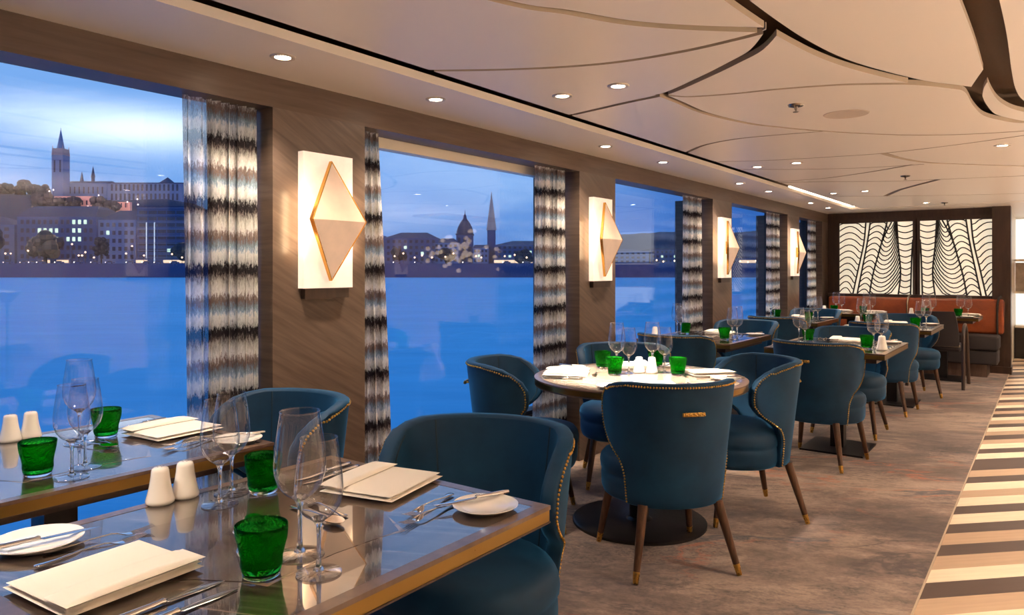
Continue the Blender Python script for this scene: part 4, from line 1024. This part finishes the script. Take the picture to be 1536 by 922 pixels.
# castle hill skyline
r, w_, h_, bd = building(92,160,269,650,26,M['stone_haze'],'gothic church nave with pinnacles on the hill in the first window',1,9,None,'gable',297,name='church_nave',frac=.3)
a = MB()
for px, yt in ((114,256),(131,248)):
    x = bank(px,650)-bank(126,650); z = hz(yt,650)-hz(297,650); a.b2(x-1,x+1,8,10,h_*.6,z-9); a.cone(x,9,z-9.5,z+1,1.9,6)
a.build('pinnacle', M['stone_haze_dark'], r, smooth=0)
r = city_root('church_tower', 86, 640, hz(297,640), 'tall gothic church tower with a stone spire on the hill in the first window', 'tower')
w_ = 17/1100*640; zz = lambda y: hz(y,640)-hz(297,640)
a = MB(); a.b2(-w_/2,w_/2,0,w_,0,zz(232)); a.build('shaft', M['stone_haze'], r, smooth=0)
a = MB(); a.b2(-w_*.44,w_*.44,.6,w_-.6,zz(232),zz(222)); 
for sx in (-1,1):
    for sy in (.5,w_-.5): a.cone(sx*w_*.44,sy,zz(232),zz(216),1.0,6)
a.build('belfry', M['stone_lit_pink'], r, smooth=0)
a = MB(); a.cone(0,w_/2,zz(222),zz(191),3.2,8); a.ball((0,w_/2,zz(191)),.35); a.build('spire', M['stone_haze'], r, smooth=0)
a = MB(); 
for sx in (-.25,.25): a.b2(sx*w_-.7,sx*w_+.7,-.1,.2,zz(258),zz(240))
a.build('lancet', M['win_dark'], r, smooth=0)
r, w_, h_, bd = building(160,274,275,620,30,M['stone_haze'],'long palace building with colonnade and pyramid roof on the hill in the first window',2,16,None,'flat',306,name='palace',frac=.45,hfrac=.7)
a = MB(); x = bank(245,620)-bank(217,620); a.cone(x,8,h_,hz(264,620)-hz(306,620),8.5,4); a.build('pyramid_roof', M['stone_haze_dark'], r, smooth=0)
r = city_root('rampart', 140, 560, hz(313,560), 'pink floodlit rampart wall with arches below the hilltop church', 'rampart')
a = MB(); L0 = bank(81,560)-bank(140,560); L1 = bank(195,560)-bank(140,560)
a.b2(L0,L1-28,0,3,-10,hz(294,560)-hz(313,560)); a.b2(L1-28,L1,0,3,-10,hz(303,560)-hz(313,560)); a.build('wall', M['stone_lit_pink'], r, smooth=0)
a = MB(); a.b2(-.5,.5,-.3,.1,0,3.4); o = a.build('arch', M['win_dark'], r, smooth=0); o.location = (L0+2,0,3)
for k in range(1,17):
    o2 = o.copy(); COL.objects.link(o2); o2.parent = r; o2.location = (L0+2+k*3.3,0,3 if k < 9 else 1)
for px, y in ((74,287),(80,285),(148,293),(132,310),(191,303),(206,299),(207,307)):
    L = bpy.data.lights.new('flood_lamp','POINT'); L.energy = 4200; L.color = (1,.45,.3); L.shadow_soft_size = 1; o = bpy.data.objects.new('flood_lamp', L); COL.objects.link(o); p = city_root('floodlight', px, 545, hz(y,545), 'x', 'floodlight', 'hillside floodlights')
    p['label'] = 'small warm floodlight glowing among the hillside buildings in the first window'
    o.location = p.location+Vector((3,-8,2)); a = MB(); a.ball((0,0,.2),.55); a.build('globe', M['flood'], p); a = MB(); a.b2(-.1,.1,-.1,.1,-4,0); a.build('post', M['black'], p, smooth=0)
# waterfront in the first window
lit = {(2,c_) for c_ in range(2,7)}|{(3,c_) for c_ in (3,4,5,6,9,10)}|{(2,c_) for c_ in (8,9,10)}
building(24,146,307,430,30,M['stone_haze_grey'],'broad office block with rows of lit greenish windows on the far bank',5,13,lit|{(4,9),(4,10),(4,11)},'mansard')
building(146,205,313,432,28,M['stone_haze'],'plain pale block between the lit offices and the gridded block',5,6,{(3,1)},'hip')
r, w_, h_, bd = building(205,281,312,428,28,M['stone_haze_grey'],'gridded balcony block with two bright vertical light strips on the far bank',8,5,{(1,3)},'flat',frac=.85)
a = MB()
for px in (220,232): x = bank(px,428)-bank(243,428); a.b2(x-.25,x+.25,-.5,-.2,2,h_*.75)
a.build('light_strip', M['white_l'], r, smooth=0)
a = MB()
for k in range(9): a.b2(-w_/2,w_/2,-.8,0,h_*k/8-.15,h_*k/8+.15)
a.build('balcony_slabs', M['stone_haze'], r, smooth=0)
building(-150,24,322,430,28,M['stone_haze_grey'],'dark waterfront block cut by the left picture edge',5,12,None,'hip')
building(281,400,318,430,28,M['stone_haze'],'waterfront block hidden behind the first curtain',6,9,None,'hip')
building(400,570,340,430,28,M['stone_haze_grey'],'long waterfront block behind the first pier',4,14,None,'hip')
# second window
building(575,658,347,430,28,M['stone_haze_grey'],'terrace of houses at the left of the second window',4,9,{(1,6),(2,3)},'hip')
building(650,688,356,430,26,M['stone_haze'],'mid-height house left of the domed tower in the second window',4,5,None,'hip')
r, w_, h_, bd = building(684,709,352,445,12,M['stone_haze_grey'],'domed parish tower in the second window',3,3,None,'flat',name='domed_tower')
a = MB(); a.lathe([(w_*.5,0),(w_*.52,2),(w_*.44,5),(w_*.28,8),(w_*.12,10),(w_*.08,12.2),(.3,13),(.001,16)], 12, (0,6,bd)); a.build('dome', M['stone_haze_dark'], r)
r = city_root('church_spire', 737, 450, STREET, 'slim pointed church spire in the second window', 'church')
a = MB(); a.b2(-2.5,2.5,0,5,0,hz(345,450)-STREET); a.build('shaft', M['stone_haze_grey'], r, smooth=0)
a = MB(); a.cone(0,2.5,hz(345,450)-STREET,hz(286,450)-STREET,3.1,8); a.build('spire', M['stone_lit_pink'], r, smooth=0)
building(709,733,366,430,26,M['stone_haze'],'low house between the dome and the spire',3,4,{(1,1)},'gable')
building(741,850,360,430,26,M['stone_haze_grey'],'long row right of the spire in the second window',4,13,{(1,2),(2,6)},'hip')
building(850,975,372,430,26,M['stone_haze'],'low row behind the second pier',3,14,None,'hip')
building(975,1024,374,430,26,M['stone_haze_grey'],'dark waterfront block in the third window with a bright screen',3,7,{(1,5),(1,2),(0,5)},'flat')
building(1024,1260,388,430,26,M['stone_haze_grey'],'low distant quay row seen through the fourth window',1,24,{(0,k) for k in range(3,20,3)},'flat', mlit=M['shop'])

def tree(px0, px1, ytop, d, lab):
    r = city_root('tree', (px0+px1)/2, d, STREET, lab, 'tree', 'trees on the far bank'); w = (px1-px0)/1100*d; h = hz(ytop,d)-STREET
    a = MB(); rr = random.Random(px0)
    for k in range(26):
        t = rr.uniform(0,2*PI); q_ = rr.uniform(0,1)**.5; zc = rr.uniform(.35,.9); s_ = w*.16*rr.uniform(.7,1.3)
        a.ball((w*.38*q_*math.cos(t)*math.sin(zc*PI*.9), w*.3*q_*math.sin(t), h*zc), s_, 7, 5)
    a.build('crown', M['foliage'], r, smooth=0); a = MB(); a.tube([(0,0,0),(0,0,h*.5)],[w*.05,w*.03],6); a.build('trunk', M['foliage'], r)
tree(38,98,350,395,'broad dark tree before the lit office block'); tree(140,164,355,395,'narrow dark tree before the plain pale block'); tree(-60,6,345,395,'tree at the left picture edge on the far bank')
tree(258,300,368,395,'small tree at the foot of the gridded block'); tree(585,612,372,395,'left tree on the bank in the second window'); tree(655,684,374,395,'tree below the domed tower in the second window'); tree(768,800,376,395,'right tree on the bank in the second window')
def hilltree(px, y, d, s_): 
    r = city_root('tree', px, d, hz(y,d), 'dark tree on the castle hillside left of the church' if px < 75 else 'dark tree on the castle hillside below the church', 'tree', 'trees on the castle hill left' if px < 75 else 'trees on the castle hill right'); a = MB(); rr = random.Random(px)
    for k in range(10): a.ball((rr.uniform(-s_,s_)*.6, rr.uniform(-s_,s_)*.4, s_*rr.uniform(.3,1.3)), s_*.45, 7, 5)
    a.build('crown', M['foliage'], r, smooth=0); a = MB(); a.tube([(0,0,-s_),(0,0,s_*.6)], s_*.08, 5); a.build('trunk', M['foliage'], r)
for px, y, s_ in ((2,294,7),(14,292,6),(26,293,5),(38,291,8),(50,294,6),(60,296,7),(68,297,5)): hilltree(px,y,600,s_)
for px, y, s_ in ((105,312,5),(112,313,6),(150,316,7),(160,316,5),(172,317,5),(70,312,7),(58,316,8),(88,316,6)): hilltree(px,y,552,s_)
# street lamps, parked cars, shopfronts
def lamp(px, y, d=380, first=[None]):
    h = hz(y,d)-STREET
    r = city_root('street_lamp', px, d, STREET, 'glowing orange street lamp on the far embankment', 'street lamp', 'embankment street lamps')
    if first[0] is None:
        a = MB(); a.ball((0,0,0),.42); g = a.build('lamp_head', M['lamp'], r); a = MB(); a.b2(-.08,.08,-.08,.08,0,1); p = a.build('post', M['black'], r, smooth=0); first[0] = (g,p)
    else:
        g = first[0][0].copy(); p = first[0][1].copy()
        for o in (g,p): COL.objects.link(o); o.parent = r
    g.location = (0,0,h); p.scale = (1,1,max(h-.3,.5))
for px, y in ((8,380),(16,380),(42,376),(108,366),(118,383),(123,383),(128,378),(141,386),(189,380),(198,369),(216,383),(258,381),(273,386),(592,384),(605,380),(622,386),(633,383),(648,386),(668,385),(680,380),(714,384),(722,386),(757,384),(772,382),(790,386),(985,390),(995,392),(1012,391),(1110,392),(1122,393),(1134,391),(1143,393)): lamp(px, y)
for px0, px1, lab in ((62,76,'left lit shopfront under the lit office block'),(84,104,'right lit shopfront under the lit office block'),(203,222,'lit shopfront at the foot of the gridded block'),(244,281,'bright long shopfront at the right of the gridded block'),(740,800,'long lit quay pavilion in the second window'),(1108,1150,'bright long pavilion on the quay in the fourth window')):
    r = city_root('shopfront', (px0+px1)/2, 404, STREET, lab, 'shopfront'); w_ = (px1-px0)/1100*404
    a = MB(); a.b2(-w_/2,w_/2,0,6,0,3.2); a.build('pavilion', M['stone_haze_grey'], r, smooth=0); a = MB(); a.b2(-w_/2+.4,w_/2-.4,-.2,0,.6,2.2); a.build('lit_window', M['shop'], r, smooth=0)
cp = None
for k, px in enumerate((12,37,50,62,89,118,143,165,196,220,238,262,596,628,700,760,790)):
    r = city_root('car', px, 375, STREET, 'small car with headlights on the far embankment road', 'car', 'cars on the embankment')
    if cp is None:
        a = MB(); a.rbox(-2.1,2.1,-.8,.8,.3,.9,.15); b1 = a.build('body', M['stone_haze_grey'], r); a = MB(); a.rbox(-1.1,1.0,-.7,.7,.9,1.4,.2); b2 = a.build('cabin', M['win_dark'], r); a = MB(); a.ball((-1.9,-.75,.65),.28); b3 = a.build('headlight', M['carlight'], r)
        a = MB(); 
        for x in (-1.3,1.3): a.tube([(x,-.82,.32),(x,-.6,.32)],.32,12)
        b4 = a.build('wheels', M['black'], r); cp = (b1,b2,b3,b4)
    else:
        for o in cp: c2 = o.copy(); COL.objects.link(c2); c2.parent = r
